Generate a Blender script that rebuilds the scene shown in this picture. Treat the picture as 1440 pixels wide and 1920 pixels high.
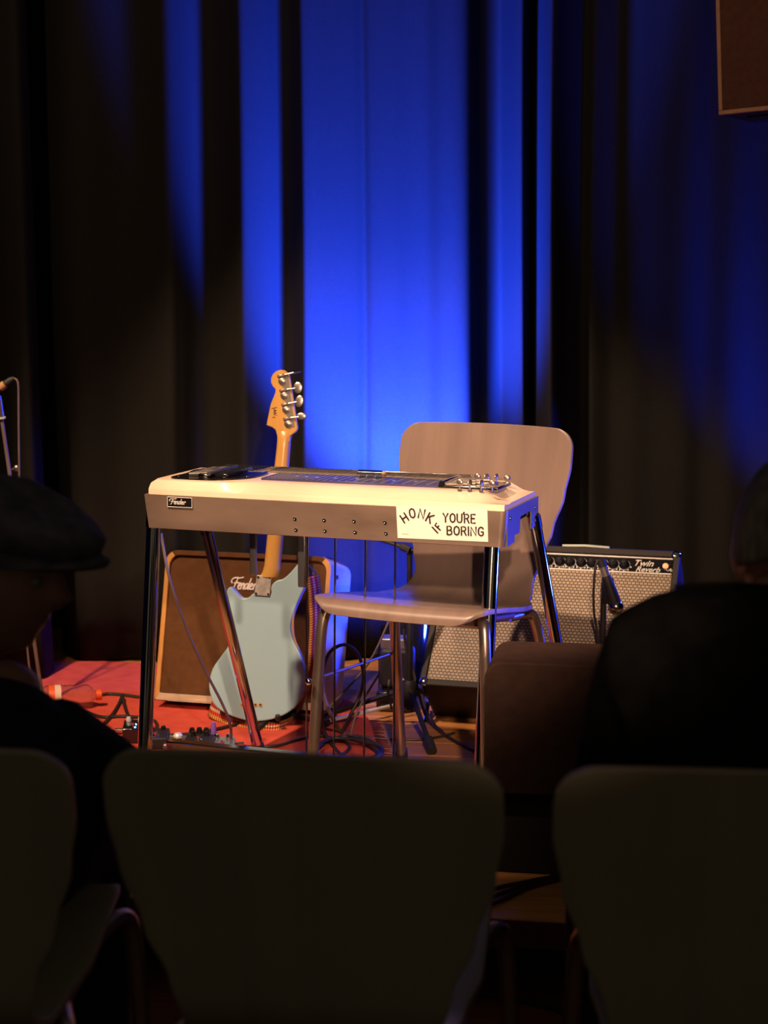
import bpy, bmesh, math, random
from mathutils import Vector, Matrix, Euler
random.seed(7)
for o in list(bpy.data.objects): bpy.data.objects.remove(o)
SC = bpy.context.scene
COL = SC.collection
R = math.radians
# ------------------------------------------------------------------ camera, world, lights
FPX, CAMH, HORIZON = 3248.0, 1.38, 500.0          # focal length in pixels of a 1440x1920 frame
PITCH = math.atan((960 - HORIZON) / FPX)
ZS = 0.18                                          # height of the stage
cd = bpy.data.cameras.new('camera'); cam = bpy.data.objects.new('camera', cd); COL.objects.link(cam)
cam.location = (0, 0, CAMH); cam.rotation_euler = (math.pi/2 - PITCH, 0, 0)
cd.sensor_fit = 'HORIZONTAL'; cd.sensor_width = 36; cd.lens = FPX/1440*36
cd.dof.use_dof = True; cd.dof.focus_distance = 3.9; cd.dof.aperture_fstop = 5.2
SC.camera = cam
W = bpy.data.worlds.new('hall'); SC.world = W; W.use_nodes = True
W.node_tree.nodes['Background'].inputs[0].default_value = (1.0, 0.86, 0.62, 1)
W.node_tree.nodes['Background'].inputs[1].default_value = 0.052
SC.view_settings.view_transform = 'Standard'; SC.view_settings.look = 'None'
SC.view_settings.exposure = 0.0; SC.view_settings.gamma = 1.0; SC.view_settings.use_curve_mapping = False

def spot(name, loc, target, power, col, size, blend, radius):
    l = bpy.data.lights.new(name, 'SPOT'); l.energy = power; l.color = col
    l.spot_size = R(size); l.spot_blend = blend; l.shadow_soft_size = radius
    o = bpy.data.objects.new(name, l); COL.objects.link(o); o.location = loc
    o.rotation_euler = (Vector(target) - Vector(loc)).to_track_quat('-Z', 'Y').to_euler()
    return o
# warm stage spotlights: one high at the left of the stage, one over the audience, an added fill from the back of the hall, and a wide wash
spot('stage_spotlight', (-1.66, 2.31, 3.86), (-0.06, 4.46, 0.50), 760, (1.0, 0.66, 0.43), 34, 0.38, 0.05)
spot('stage_spotlight', (0.25, 0.30, 2.20), (0.03, 4.02, 0.74), 380, (1.0, 0.66, 0.45), 19, 0.55, 0.05)
spot('hall_fill', (0.30, -6.0, 2.30), (0.12, 4.05, 0.79), 2200, (1.0, 0.66, 0.45), 3.9, 0.5, 0.08)  # added narrow fill, reaches the chair back below the steel guitar
spot('stage_wash', (-1.0, 1.2, 4.0), (0.2, 5.2, 1.8), 190, (1.0, 0.68, 0.44), 62, 0.5, 0.10)
# the floor par lamps throw blue at the curtain and across the stage (their housings are built below)
spot('blue_par_light', (0.06, 4.80, ZS+0.20), (0.04, 5.20, 1.18), 6000, (0.014, 0.055, 1.0), 62, 0.75, 0.05)
spot('blue_par_light', (0.06, 4.80, ZS+0.20), (-.02, 5.20, 0.56), 260, (0.014, 0.040, 1.0), 84, 0.8, 0.05)
spot('blue_par_light', (1.52, 4.98, ZS+0.94), (-.06, 4.58, 0.50), 230, (0.016, 0.042, 1.0), 46, 0.5, 0.05)
spot('blue_par_light', (0.36, 4.90, ZS+0.20), (-.12, 4.60, 0.47), 75, (0.016, 0.042, 1.0), 44, 0.5, 0.04)  # added lamp hidden behind the tilted amp, turns the brown amp's side blue
spot('blue_par_light', (1.75, 4.20, ZS+0.34), (0.25, 3.72, 0.80), 150, (0.016, 0.042, 1.0), 26, 0.5, 0.05)
spot('blue_par_light', (1.50, 4.74, ZS+0.20), (1.46, 5.16, 1.05), 420, (0.014, 0.040, 1.0), 78, 0.8, 0.05)

# ------------------------------------------------------------------ pixel helpers (placing measured outlines at real depths)
_c, _s = math.cos(PITCH), math.sin(PITCH)
def ray(px, py):
    u, v = (px-720)/FPX, (960-py)/FPX
    return Vector((u, _c+v*_s, -_s+v*_c))
def at(px, py, Y):
    d = ray(px, py); return Vector((0, 0, CAMH)) + d*(Y/d.y)
def fl(px, py, h=0.0):
    d = ray(px, py); return Vector((0, 0, CAMH)) + d*((ZS+h-CAMH)/d.z)

# ------------------------------------------------------------------ materials
MATS = {}
def mat(name, col, rough=0.6, metal=0.0, var=0.12, scale=12.0, bump=0.0, bscale=120.0, stretch=(1, 1, 1), col2=None,
        coat=0.0, emit=None, trans=0.0, ior=1.45, sheen=0.0, spec=0.5, detail=4.0):
    m = bpy.data.materials.new(name); m.use_nodes = True
    nt = m.node_tree; b = nt.nodes['Principled BSDF']; N = nt.nodes.new; L = nt.links.new
    tc = N('ShaderNodeTexCoord'); mp = N('ShaderNodeMapping'); mp.inputs['Scale'].default_value = stretch
    L(tc.outputs['Object'], mp.inputs['Vector'])
    nz = N('ShaderNodeTexNoise'); nz.inputs['Scale'].default_value = scale; nz.inputs['Detail'].default_value = detail
    L(mp.outputs[0], nz.inputs['Vector'])
    rp = N('ShaderNodeValToRGB')
    c2 = col2 if col2 else tuple(max(0, x*(1-var)) for x in col)
    c1 = col if col2 else tuple(min(1, x*(1+var)) for x in col)
    rp.color_ramp.elements[0].position = .3; rp.color_ramp.elements[1].position = .7
    rp.color_ramp.elements[0].color = (*c2, 1); rp.color_ramp.elements[1].color = (*c1, 1)
    L(nz.outputs['Fac'], rp.inputs[0]); L(rp.outputs[0], b.inputs['Base Color'])
    b.inputs['Roughness'].default_value = rough; b.inputs['Metallic'].default_value = metal
    b.inputs['Coat Weight'].default_value = coat; b.inputs['Transmission Weight'].default_value = trans
    b.inputs['IOR'].default_value = ior; b.inputs['Sheen Weight'].default_value = sheen
    b.inputs['Specular IOR Level'].default_value = spec
    if emit:
        b.inputs['Emission Color'].default_value = (*emit[:3], 1); b.inputs['Emission Strength'].default_value = emit[3]
    if bump:
        n2 = N('ShaderNodeTexNoise'); n2.inputs['Scale'].default_value = bscale; n2.inputs['Detail'].default_value = 3
        L(mp.outputs[0], n2.inputs['Vector'])
        bp = N('ShaderNodeBump'); bp.inputs['Strength'].default_value = bump; bp.inputs['Distance'].default_value = .002
        L(n2.outputs['Fac'], bp.inputs['Height']); L(bp.outputs[0], b.inputs['Normal'])
    MATS[name] = m; return m
mat('curtain', (.0165, .0150, .0125), .95, var=.12, scale=160, bump=.25, bscale=500, spec=.1)
mat('hall_floor', (.20, .055, .022), .5, var=.25, scale=8, stretch=(1, 8, 1))
mat('plank_a', (.60, .255, .070), .42, var=.22, scale=9, stretch=(1, 14, 1), bump=.05)
mat('plank_b', (.53, .215, .058), .42, var=.22, scale=9, stretch=(1, 14, 1), bump=.05)
mat('stage_front', (.10, .028, .012), .6, var=.2)
mat('stage_black', (.018, .012, .010), .8, var=.2)
mat('rug', (.66, .100, .062), .95, col2=(.55, .070, .048), scale=22, bump=.6, bscale=420, spec=.1)
mat('fringe', (.16, .02, .02), .9)
mat('ply_grey', (.225, .152, .120), .34, col2=(.165, .112, .090), scale=3.2, stretch=(7, 1.4, .7), bump=.03, bscale=60, detail=7)
mat('ply_edge', (.33, .24, .17), .5, scale=80)
mat('ply_olive', (.30, .265, .175), .38, col2=(.25, .22, .145), scale=3.0, stretch=(7, 1.4, .7), detail=7)
mat('steel_tube', (.40, .31, .25), .33, .9, var=.08)
mat('chrome', (.62, .60, .58), .10, 1.0, var=.05)
mat('plate_silver', (.50, .47, .40), .35, .3, var=.3, scale=60)
mat('nickel', (.36, .31, .27), .28, .85, var=.06)
mat('chrome_dark', (.40, .38, .37), .16, 1.0, var=.05)
mat('brushed', (.25, .172, .130), .42, .40, var=.32, scale=7, stretch=(.5, 1, 1.6), bump=.03, bscale=300)
mat('brushed_end', (.30, .28, .28), .34, .7, var=.1, scale=7)
mat('cream', (.88, .66, .47), .22, var=.04, coat=.5)
mat('black_gloss', (.012, .010, .010), .12, var=.2, coat=.6)
mat('black', (.016, .014, .013), .55, var=.25)
mat('black_rubber', (.022, .019, .017), .6, var=.25)
mat('cable', (.030, .022, .018), .45, var=.3)
mat('cable_grey', (.16, .115, .085), .5, var=.2)
mat('fret', (.70, .70, .78), .3, .6)
mat('fretboard', (.055, .050, .120), .35, var=.2)
mat('sticker', (.84, .76, .66), .5, var=.02)
mat('ink', (.02, .012, .012), .5)
mat('faint_ink', (.45, .38, .32), .5)
mat('silver_paint', (.75, .70, .64), .4, .2)
mat('daphne', (.33, .50, .54), .30, var=.03, scale=3, coat=.35)
mat('bare_wood', (.45, .24, .10), .55, var=.2, scale=20)
mat('maple', (.62, .335, .085), .25, col2=(.52, .26, .060), scale=8, stretch=(6, 6, .8), coat=.4)
mat('amp_face', (.105, .046, .018), .95, var=.12, scale=40, bump=.4, bscale=600, spec=.1)
mat('amp_wood', (.56, .275, .070), .35, var=.15, scale=10, stretch=(6, 1, 1), coat=.2)
mat('amp_wood_pale', (.50, .36, .24), .5, var=.15, scale=14, stretch=(1, 6, 6))
mat('amp_side', (.50, .50, .54), .5, var=.06, scale=20)
mat('tolex', (.024, .017, .014), .6, var=.25, scale=200, bump=.4, bscale=500)
mat('jewel', (.8, .25, .10), .15, emit=(1, .35, .12, 1.2))
mat('pale_green', (.55, .60, .33), .5)
mat('speaker_cloth', (.048, .025, .019), .9, var=.15, scale=40, bump=.4, bscale=400, spec=.1)
mat('pa_face', (.085, .035, .024), .85, var=.15, scale=60, spec=.15)
mat('pa_frame', (.38, .19, .11), .7, var=.12, scale=50)
mat('bottle', (.98, .97, .96), .03, trans=.985, ior=1.33, var=.01)
mat('orange_plastic', (.80, .10, .015), .4, var=.06)
mat('label_pale', (.75, .55, .42), .5)
mat('water', (.9, .9, .9), .02, trans=1.0, ior=1.33, var=.01)
mat('led_blue', (.1, .3, 1), .3, emit=(.12, .35, 1.0, 9))
mat('par_lens', (.1, .2, .8), .2, emit=(.02, .06, 1.0, 4))
mat('pedal_silver', (.35, .33, .32), .35, .8)
mat('purple_knob', (.22, .10, .42), .35)
mat('skin', (.36, .17, .11), .55, var=.08, scale=30)
mat('grey_hair', (.13, .11, .09), .8, var=.4, scale=90, stretch=(1, 1, .3), bump=.6, bscale=160)
mat('black_cloth', (.010, .009, .009), .95, var=.3, scale=30, spec=.08)
mat('navy_cloth', (.016, .017, .026), .95, var=.3, scale=30, bump=.4, bscale=220, spec=.1)
mat('tweed', (.115, .098, .125), .95, var=.4, scale=26, bump=.6, bscale=300, spec=.1)
mat('dark_trousers', (.012, .011, .012), .95, var=.3)
mat('eye', (.25, .20, .17), .2)
mat('pipe', (.03, .03, .03), .5, .5)

def grille_mat():
    m = bpy.data.materials.new('silver_grille_cloth'); m.use_nodes = True
    nt = m.node_tree; b = nt.nodes['Principled BSDF']; N = nt.nodes.new; L = nt.links.new
    tc = N('ShaderNodeTexCoord'); sp = N('ShaderNodeSeparateXYZ'); L(tc.outputs['Object'], sp.inputs[0])
    cmb = N('ShaderNodeCombineXYZ'); L(sp.outputs['X'], cmb.inputs[0]); L(sp.outputs['Z'], cmb.inputs[1])
    br = N('ShaderNodeTexBrick'); br.offset = 0.5; br.inputs['Scale'].default_value = 1.0
    br.inputs['Brick Width'].default_value = .0105; br.inputs['Row Height'].default_value = .0088
    br.inputs['Mortar Size'].default_value = .0017; br.inputs['Mortar Smooth'].default_value = .6
    br.inputs['Color1'].default_value = (.50, .38, .26, 1); br.inputs['Color2'].default_value = (.40, .30, .20, 1)
    br.inputs['Mortar'].default_value = (.085, .055, .04, 1)
    L(cmb.outputs[0], br.inputs['Vector']); L(br.outputs['Color'], b.inputs['Base Color'])
    bp = N('ShaderNodeBump'); bp.inputs['Strength'].default_value = .5; bp.inputs['Distance'].default_value = .003
    bp.invert = True
    L(br.outputs['Fac'], bp.inputs['Height']); L(bp.outputs[0], b.inputs['Normal'])
    b.inputs['Roughness'].default_value = .5
    MATS['grille'] = m
grille_mat()
def strap_mat():
    m = bpy.data.materials.new('woven_strap'); m.use_nodes = True
    nt = m.node_tree; b = nt.nodes['Principled BSDF']; N = nt.nodes.new; L = nt.links.new
    uv = N('ShaderNodeUVMap'); sp = N('ShaderNodeSeparateXYZ'); L(uv.outputs[0], sp.inputs[0])
    br = N('ShaderNodeTexBrick'); br.offset = 0.0; br.inputs['Scale'].default_value = 1.0
    br.inputs['Brick Width'].default_value = .007; br.inputs['Row Height'].default_value = .2
    br.inputs['Mortar Size'].default_value = .0014
    br.inputs['Color1'].default_value = (1, 1, 1, 1); br.inputs['Color2'].default_value = (.8, .8, .8, 1); br.inputs['Mortar'].default_value = (.25, .1, .06, 1)
    L(uv.outputs[0], br.inputs['Vector'])
    rp = N('ShaderNodeValToRGB'); cr = rp.color_ramp; cr.interpolation = 'CONSTANT'
    Y, Rd, Wt = (.72, .36, .05, 1), (.55, .035, .018, 1), (.75, .55, .35, 1)
    cr.elements[0].color = Y; cr.elements[0].position = 0
    for p_, c_ in ((.22, Rd), (.42, Wt), (.58, Rd), (.78, Y)):
        e = cr.elements.new(p_); e.color = c_
    cr.elements[-1].color = Y
    L(sp.outputs['Y'], rp.inputs[0])
    mx = N('ShaderNodeMix'); mx.data_type = 'RGBA'; mx.blend_type = 'MULTIPLY'; mx.inputs[0].default_value = 1
    L(rp.outputs[0], mx.inputs[6]); L(br.outputs['Color'], mx.inputs[7]); L(mx.outputs[2], b.inputs['Base Color'])
    b.inputs['Roughness'].default_value = .85
    MATS['strap'] = m
strap_mat()

# ------------------------------------------------------------------ mesh helpers
def cr(pts, n=8, closed=False):
    P = [Vector(p) for p in pts]; out = []
    m = len(P)
    rng = range(m) if closed else range(m-1)
    for i in rng:
        if closed: a, b, c, d = P[i-1], P[i], P[(i+1) % m], P[(i+2) % m]
        else: a, b, c, d = P[max(i-1, 0)], P[i], P[i+1], P[min(i+2, m-1)]
        for k in range(n):
            t = k/n
            out.append(.5*((2*b)+(c-a)*t+(2*a-5*b+4*c-d)*t*t+(3*b-a-3*c+d)*t**3))
    if not closed: out.append(P[-1].copy())
    return out
class MB:
    def __init__(s): s.v = []; s.f = []; s.m = []; s.uv = None
    def add(s, vs, fs, m=0):
        k = len(s.v); s.v += [Vector(v) for v in vs]
        for f in fs: s.f.append([i+k for i in f]); s.m.append(m)
        return s
    def box(s, c, d, rot=None, m=0):
        c = Vector(c); h = Vector(d)/2
        vs = [Vector((x*h.x, y*h.y, z*h.z)) for x in (-1, 1) for y in (-1, 1) for z in (-1, 1)]
        if rot is not None: vs = [rot @ v for v in vs]
        return s.add([v+c for v in vs], [(0, 1, 3, 2), (4, 6, 7, 5), (0, 4, 5, 1), (2, 3, 7, 6), (0, 2, 6, 4), (1, 5, 7, 3)], m)
    def tube(s, pts, r, n=8, m=0, flat=1.0, up=None):
        P = [Vector(p) for p in pts]; rr = r if isinstance(r, (list, tuple)) else [r]*len(P)
        T = []
        for i in range(len(P)):
            t = P[min(i+1, len(P)-1)]-P[max(i-1, 0)]; T.append(t.normalized() if t.length > 1e-9 else Vector((0, 0, 1)))
        u = Vector(up) if up else Vector((0, 0, 1))
        if abs(T[0].dot(u)) > .95: u = Vector((0, 1, 0))
        a = (u - T[0]*u.dot(T[0])).normalized(); rings = []
        for i in range(len(P)):
            a = (a - T[i]*a.dot(T[i])).normalized(); b = T[i].cross(a)
            rings.append([P[i]+(a*math.cos(q)*flat+b*math.sin(q))*rr[i] for q in [2*math.pi*k/n for k in range(n)]])
        return s.loft(rings, m=m)
    def loft(s, rings, m=0, closed=True, caps=True):
        n = len(rings[0]); k = len(s.v)
        for r_ in rings: s.v += [Vector(v) for v in r_]
        for i in range(len(rings)-1):
            for j in range(n if closed else n-1):
                a, b = k+i*n+j, k+i*n+(j+1) % n
                s.f.append([a, b, b+n, a+n]); s.m.append(m)
        if caps and closed:
            s.f.append([k+j for j in range(n)][::-1]); s.m.append(m)
            e = k+(len(rings)-1)*n
            s.f.append([e+j for j in range(n)]); s.m.append(m)
        return s
    def lathe(s, prof, n=24, M=None, m=0):
        M = M or Matrix.Identity(4)
        rings = [[M @ Vector((r*math.cos(2*math.pi*k/n), r*math.sin(2*math.pi*k/n), z)) for k in range(n)] for r, z in prof]
        return s.loft(rings, m=m)
    def prism(s, poly, y0, y1, m=0):          # polygon in x,z extruded along y
        n = len(poly)
        vs = [(p[0], y0, p[1]) for p in poly]+[(p[0], y1, p[1]) for p in poly]
        return s.add(vs, [list(range(n)), list(range(2*n-1, n-1, -1))]+[(i, i+n, (i+1) % n+n, (i+1) % n) for i in range(n)], m)
    def slab(s, poly, z0, z1, m=0):           # polygon in x,y extruded along z
        n = len(poly)
        vs = [(p[0], p[1], z0) for p in poly]+[(p[0], p[1], z1) for p in poly]
        return s.add(vs, [list(range(n))[::-1], list(range(n, 2*n))]+[(i, (i+1) % n, (i+1) % n+n, i+n) for i in range(n)], m)
    def sphere(s, c, r, n=12, M=None, m=0):
        rings = []; c = Vector(c); rv = Vector(r) if hasattr(r, '__len__') else Vector((r, r, r))
        for i in range(1, n):
            a = math.pi*i/n
            ring = [Vector((rv.x*math.sin(a)*math.cos(2*math.pi*k/(2*n)), rv.y*math.sin(a)*math.sin(2*math.pi*k/(2*n)), -rv.z*math.cos(a))) for k in range(2*n)]
            rings.append([c+((M @ v) if M else v) for v in ring])
        return s.loft(rings, m=m)
    def build(s, name, mats, parent=None, smooth=35, bevel=0, seg=2, sub=0, solid=0, fix=True):
        me = bpy.data.meshes.new(name); me.from_pydata([tuple(v) for v in s.v], [], s.f)
        for k in ([mats] if isinstance(mats, str) else mats): me.materials.append(MATS[k])
        for p, mi in zip(me.polygons, s.m): p.material_index = mi
        if fix:
            bm = bmesh.new(); bm.from_mesh(me); bmesh.ops.recalc_face_normals(bm, faces=bm.faces); bm.to_mesh(me); bm.free()
        if smooth:
            me.polygons.foreach_set('use_smooth', [True]*len(me.polygons))
            try: me.set_sharp_from_angle(angle=R(smooth))
            except Exception: pass
        o = bpy.data.objects.new(name, me); COL.objects.link(o)
        if parent: o.parent = parent
        if solid:
            q = o.modifiers.new('thickness', 'SOLIDIFY'); q.thickness = solid; q.offset = -1
        if bevel:
            q = o.modifiers.new('bevel', 'BEVEL'); q.width = bevel; q.segments = seg; q.limit_method = 'ANGLE'; q.angle_limit = R(40)
        if sub:
            q = o.modifiers.new('sub', 'SUBSURF'); q.levels = sub; q.render_levels = sub
        return o
def tag(o, label, cat, group=None, kind=None):
    if label: o['label'] = label
    if cat: o['category'] = cat
    if group: o['group'] = group
    if kind: o['kind'] = kind
    return o
def thing(name, label, cat, loc=(0, 0, 0), rot=(0, 0, 0), group=None):
    o = bpy.data.objects.new(name, None); COL.objects.link(o); o.empty_display_size = .1
    o.location = loc; o.rotation_euler = rot
    return tag(o, label, cat, group)
def struct(o):
    o['kind'] = 'structure'; return o
def copy_tree(o, parent=None):
    c = o.copy(); COL.objects.link(c); c.parent = parent
    for ch in list(o.children): copy_tree(ch, c)
    return c
def M4(o):                                   # world matrix of an unparented empty, without a depsgraph update
    return Matrix.LocRotScale(o.location, o.rotation_euler, None)
def local(o, px, py, axis='y', val=0.0):     # pixel ray cut with a plane of the thing's own frame
    inv = M4(o).inverted(); p = inv @ Vector((0, 0, CAMH)); d = inv.to_3x3() @ ray(px, py)
    i = 'xyz'.index(axis); t = (val-p[i])/d[i]
    return p+d*t
FONT = {
 'H': (.62, [[(0, 0), (0, 1)], [(.62, 0), (.62, 1)], [(0, .5), (.62, .5)]]),
 'O': (.62, [[(.31, 0), (.08, .12), (0, .35), (0, .65), (.08, .88), (.31, 1), (.54, .88), (.62, .65), (.62, .35), (.54, .12), (.31, 0)]]),
 'N': (.62, [[(0, 0), (0, 1), (.62, 0), (.62, 1)]]),
 'K': (.58, [[(0, 0), (0, 1)], [(.56, 1), (0, .42)], [(.18, .6), (.58, 0)]]),
 'I': (.02, [[(.01, 0), (.01, 1)]]),
 'F': (.5, [[(0, 0), (0, 1), (.5, 1)], [(0, .52), (.42, .52)]]),
 'Y': (.62, [[(0, 1), (.31, .5), (.62, 1)], [(.31, .5), (.31, 0)]]),
 'U': (.6, [[(0, 1), (0, .3), (.08, .08), (.3, 0), (.52, .08), (.6, .3), (.6, 1)]]),
 "'": (.08, [[(.14, 1.22), (.06, 1.02)]]),
 'R': (.56, [[(0, 0), (0, 1), (.35, 1), (.52, .88), (.52, .64), (.35, .5), (0, .5)], [(.3, .5), (.56, 0)]]),
 'E': (.5, [[(.5, 0), (0, 0), (0, 1), (.5, 1)], [(0, .52), (.42, .52)]]),
 'B': (.56, [[(0, 0), (0, 1), (.34, 1), (.5, .88), (.5, .64), (.34, .52), (0, .52)], [(.34, .52), (.56, .4), (.56, .12), (.36, 0), (0, 0)]]),
 'G': (.62, [[(.58, .82), (.48, .95), (.3, 1), (.08, .88), (0, .65), (0, .35), (.08, .12), (.31, 0), (.54, .1), (.6, .25), (.6, .45), (.36, .45)]]),
}
def e_(x): return [(x+.0, .25), (x+.25, .36), (x+.26, .5), (x+.12, .54), (x+.0, .3), (x+.05, .06), (x+.22, .04), (x+.32, .14)]
SCRIPT = [[(.02, .55), (-.06, .72), (.06, .92), (.35, 1.02), (.8, 1.0), (1.12, 1.08)], [(.58, 1.0), (.48, .6), (.34, .16), (.16, -.04)], [(.28, .52), (.72, .58)],
          e_(.76), [(1.14, .52), (1.08, .03)], [(1.1, .28), (1.26, .52), (1.38, .46), (1.33, .05), (1.43, .05)],
          [(1.82, .46), (1.62, .52), (1.5, .25), (1.56, .04), (1.72, .12), (1.84, .5)], [(2.02, 1.0), (1.86, .3), (1.86, .04), (1.96, .08)],
          e_(2.02), [(2.5, .52), (2.44, .03)], [(2.46, .34), (2.6, .54), (2.72, .44)]]
def strokes(mb, lines, f, r, n=6, smoothit=False):
    for l in lines:
        P = [f(*p) for p in l]
        if smoothit: P = cr(P, 4)
        mb.tube(P, r, n)
        for e in (P[0], P[-1]): mb.sphere(e, r, 4)
def text_mesh(mb, txt, size, shear, origin, ex, ez, depth=.0012):
    c = bpy.data.curves.new('t', 'FONT'); c.body = txt; c.size = size; c.shear = shear; c.extrude = depth; c.offset = size*.015; c.resolution_u = 3
    o = bpy.data.objects.new('t', c); COL.objects.link(o)
    dg = bpy.context.evaluated_depsgraph_get(); me = bpy.data.meshes.new_from_object(o.evaluated_get(dg))
    nrm = Vector(ex).cross(Vector(ez))
    mb.add([Vector(origin)+Vector(ex)*v.co.x+Vector(ez)*v.co.y+nrm*v.co.z for v in me.vertices], [list(p.vertices) for p in me.polygons])
    bpy.data.objects.remove(o); bpy.data.meshes.remove(me); bpy.data.curves.remove(c)

# ------------------------------------------------------------------ the setting
SYAW = R(9)                                   # the stage front runs nearer to the camera on the right
sx, sy = Vector((math.cos(SYAW), -math.sin(SYAW), 0)), Vector((math.sin(SYAW), math.cos(SYAW), 0))
S0 = Vector((0.278, 3.075, 0))                # a point on the stage's front edge
b = MB().box((0, 2.4, -.02), (9, 9, .04)); struct(b.build('floor', 'hall_floor', smooth=0))
stage = bpy.data.objects.new('stage_platform', None); COL.objects.link(stage); struct(stage)
stage.location = S0; stage.rotation_euler = (0, 0, -SYAW)
MB().box((-.1, 1.75, .065), (5.2, 3.1, .13)).build('stage_core', 'stage_black', stage, smooth=0)
MB().box((-.1, .012, ZS-.030), (5.2, .024, .056)).build('stage_fascia', 'stage_front', stage, bevel=.003)
pw = .117
for i in range(27):
    xo = -2.7
    c_ = random.uniform(-1.8, -.2); cuts = [-2.7, c_, c_+random.uniform(.8, 1.9), 2.5]
    for k in range(3):
        p = MB().box(((cuts[k]+cuts[k+1])/2, (i+.5)*pw, ZS-.0125+random.uniform(-.0006, .0002)), (cuts[k+1]-cuts[k]-.0018, pw-.0018, .025))
        p.build('plank', random.choice(['plank_a', 'plank_b']), stage, smooth=0, bevel=.0015, seg=1)

for nm, c_, d_ in (('wall_back', (0, 5.75, 2.2), (7, .1, 4.6)), ('wall_left', (-3.45, 2.9, 2.2), (.1, 6, 4.6)), ('wall_right', (3.45, 2.9, 2.2), (.1, 6, 4.6))):
    struct(MB().box(c_, d_).build(nm, 'stage_black', smooth=0))
# curtains: pleats shaped to catch or block the blue lamps, given as (pixel column at the curtain's depth -> offset towards the hall)
CY = 5.22
def cx(px): return (px-720)/FPX*(CY*1.0)
def curtain(name, prof, label, lean=0.0, fwd=0.0, top=4.3, zb=ZS+.012, wob=.010):
    pts = cr([Vector((cx(a), -o, 0)) for a, o in prof], 7)
    zs = [zb+(top-zb)*(k/16) for k in range(17)]
    mb = MB(); rows = []
    for k, z in enumerate(zs):
        t = (z-zb)/(top-zb)
        rows.append([Vector((p.x - lean*(z-.2) + wob*math.sin(3*p.x+2.2*t*3)*(1-t), CY-fwd+p.y*(1.0-.12*t)+.004*math.sin(9*p.x+5*t), z)) for p in pts])
    mb.loft(rows, closed=False, caps=False)
    o = mb.build(name, 'curtain', smooth=180, solid=.006, fix=False)
    return tag(o, label, 'curtain')
curtain('stage_curtain', [(-700, .05), (-620, .14), (-520, .0), (-430, .12), (-330, .02), (-230, .13), (-140, .02), (-60, .10), (20, .04), (70, .12), (104, .15), (112, .06)],
        'dark unlit stage curtain hanging behind the orange-capped bottle and microphone stand', lean=.016, fwd=.13)
curtain('stage_curtain', [(96, -.08), (135, .02), (175, .05), (235, .02), (285, .04), (328, .082), (348, .055), (372, .0), (400, -.02), (432, .02), (460, .080), (480, .062), (508, .015), (526, -.03), (548, -.02), (568, .055), (582, .062),
        (602, .048), (640, .026), (666, .006), (682, -.014), (698, .0), (735, .004), (768, -.008), (800, .0), (825, .045), (850, .062), (872, .050), (887, .0), (898, -.07), (918, -.11), (942, -.118), (952, -.06), (961, .03), (970, .062), (980, .055), (994, -.02), (1004, -.06)],
        'deep pleated stage curtain washed bright blue behind the bass and chair', lean=.003)
curtain('stage_curtain', [(1000, -.03), (1012, .13), (1026, .155), (1056, .05), (1090, -.03), (1110, -.005), (1150, -.03), (1185, .0), (1230, .0), (1280, .02), (1325, .0), (1370, .02), (1420, .0), (1480, .02), (1560, .0), (1650, .10), (1760, .0), (1900, .12), (2050, .0), (2150, .08)],  # leading fold pushed forward to shadow the rest of this panel
        'dark stage curtain hanging behind the tilted silver-grilled amplifier', lean=0)

# rug
rug_px = [(-140, 1440), (-40, 1300), (80, 1250), (160, 1244), (215, 1245), (300, 1250), (420, 1262), (560, 1292), (655, 1318), (690, 1350), (706, 1398), (722, 1470), (690, 1490), (300, 1475)]
rp = [fl(*p) for p in cr([Vector((a, b_, 0)) for a, b_ in rug_px], 5, True) for p in [(p.x, p.y)]]
o = MB().slab([(p.x, p.y) for p in rp], ZS+.0005, ZS+.008).build('rug', 'rug', smooth=40, bevel=.003)
tag(o, 'red rug spread on the wooden stage under the pedal steel', 'rug')
mb = MB()
for k in range(34):
    t = k/33; p = fl(690+26*t+random.uniform(-3, 3), 1350+80*t, .004); a = random.uniform(-.7, .5)
    mb.tube([p-Vector((.01, 0, 0)), p+Vector((.018*math.cos(a), .014*math.sin(a), -.0015)), p+Vector((.035*math.cos(a), .03*math.sin(a), -.003))], .0013, 4)
f_ = mb.build('fringe', 'fringe', o); f_['kind'] = 'stuff'

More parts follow.
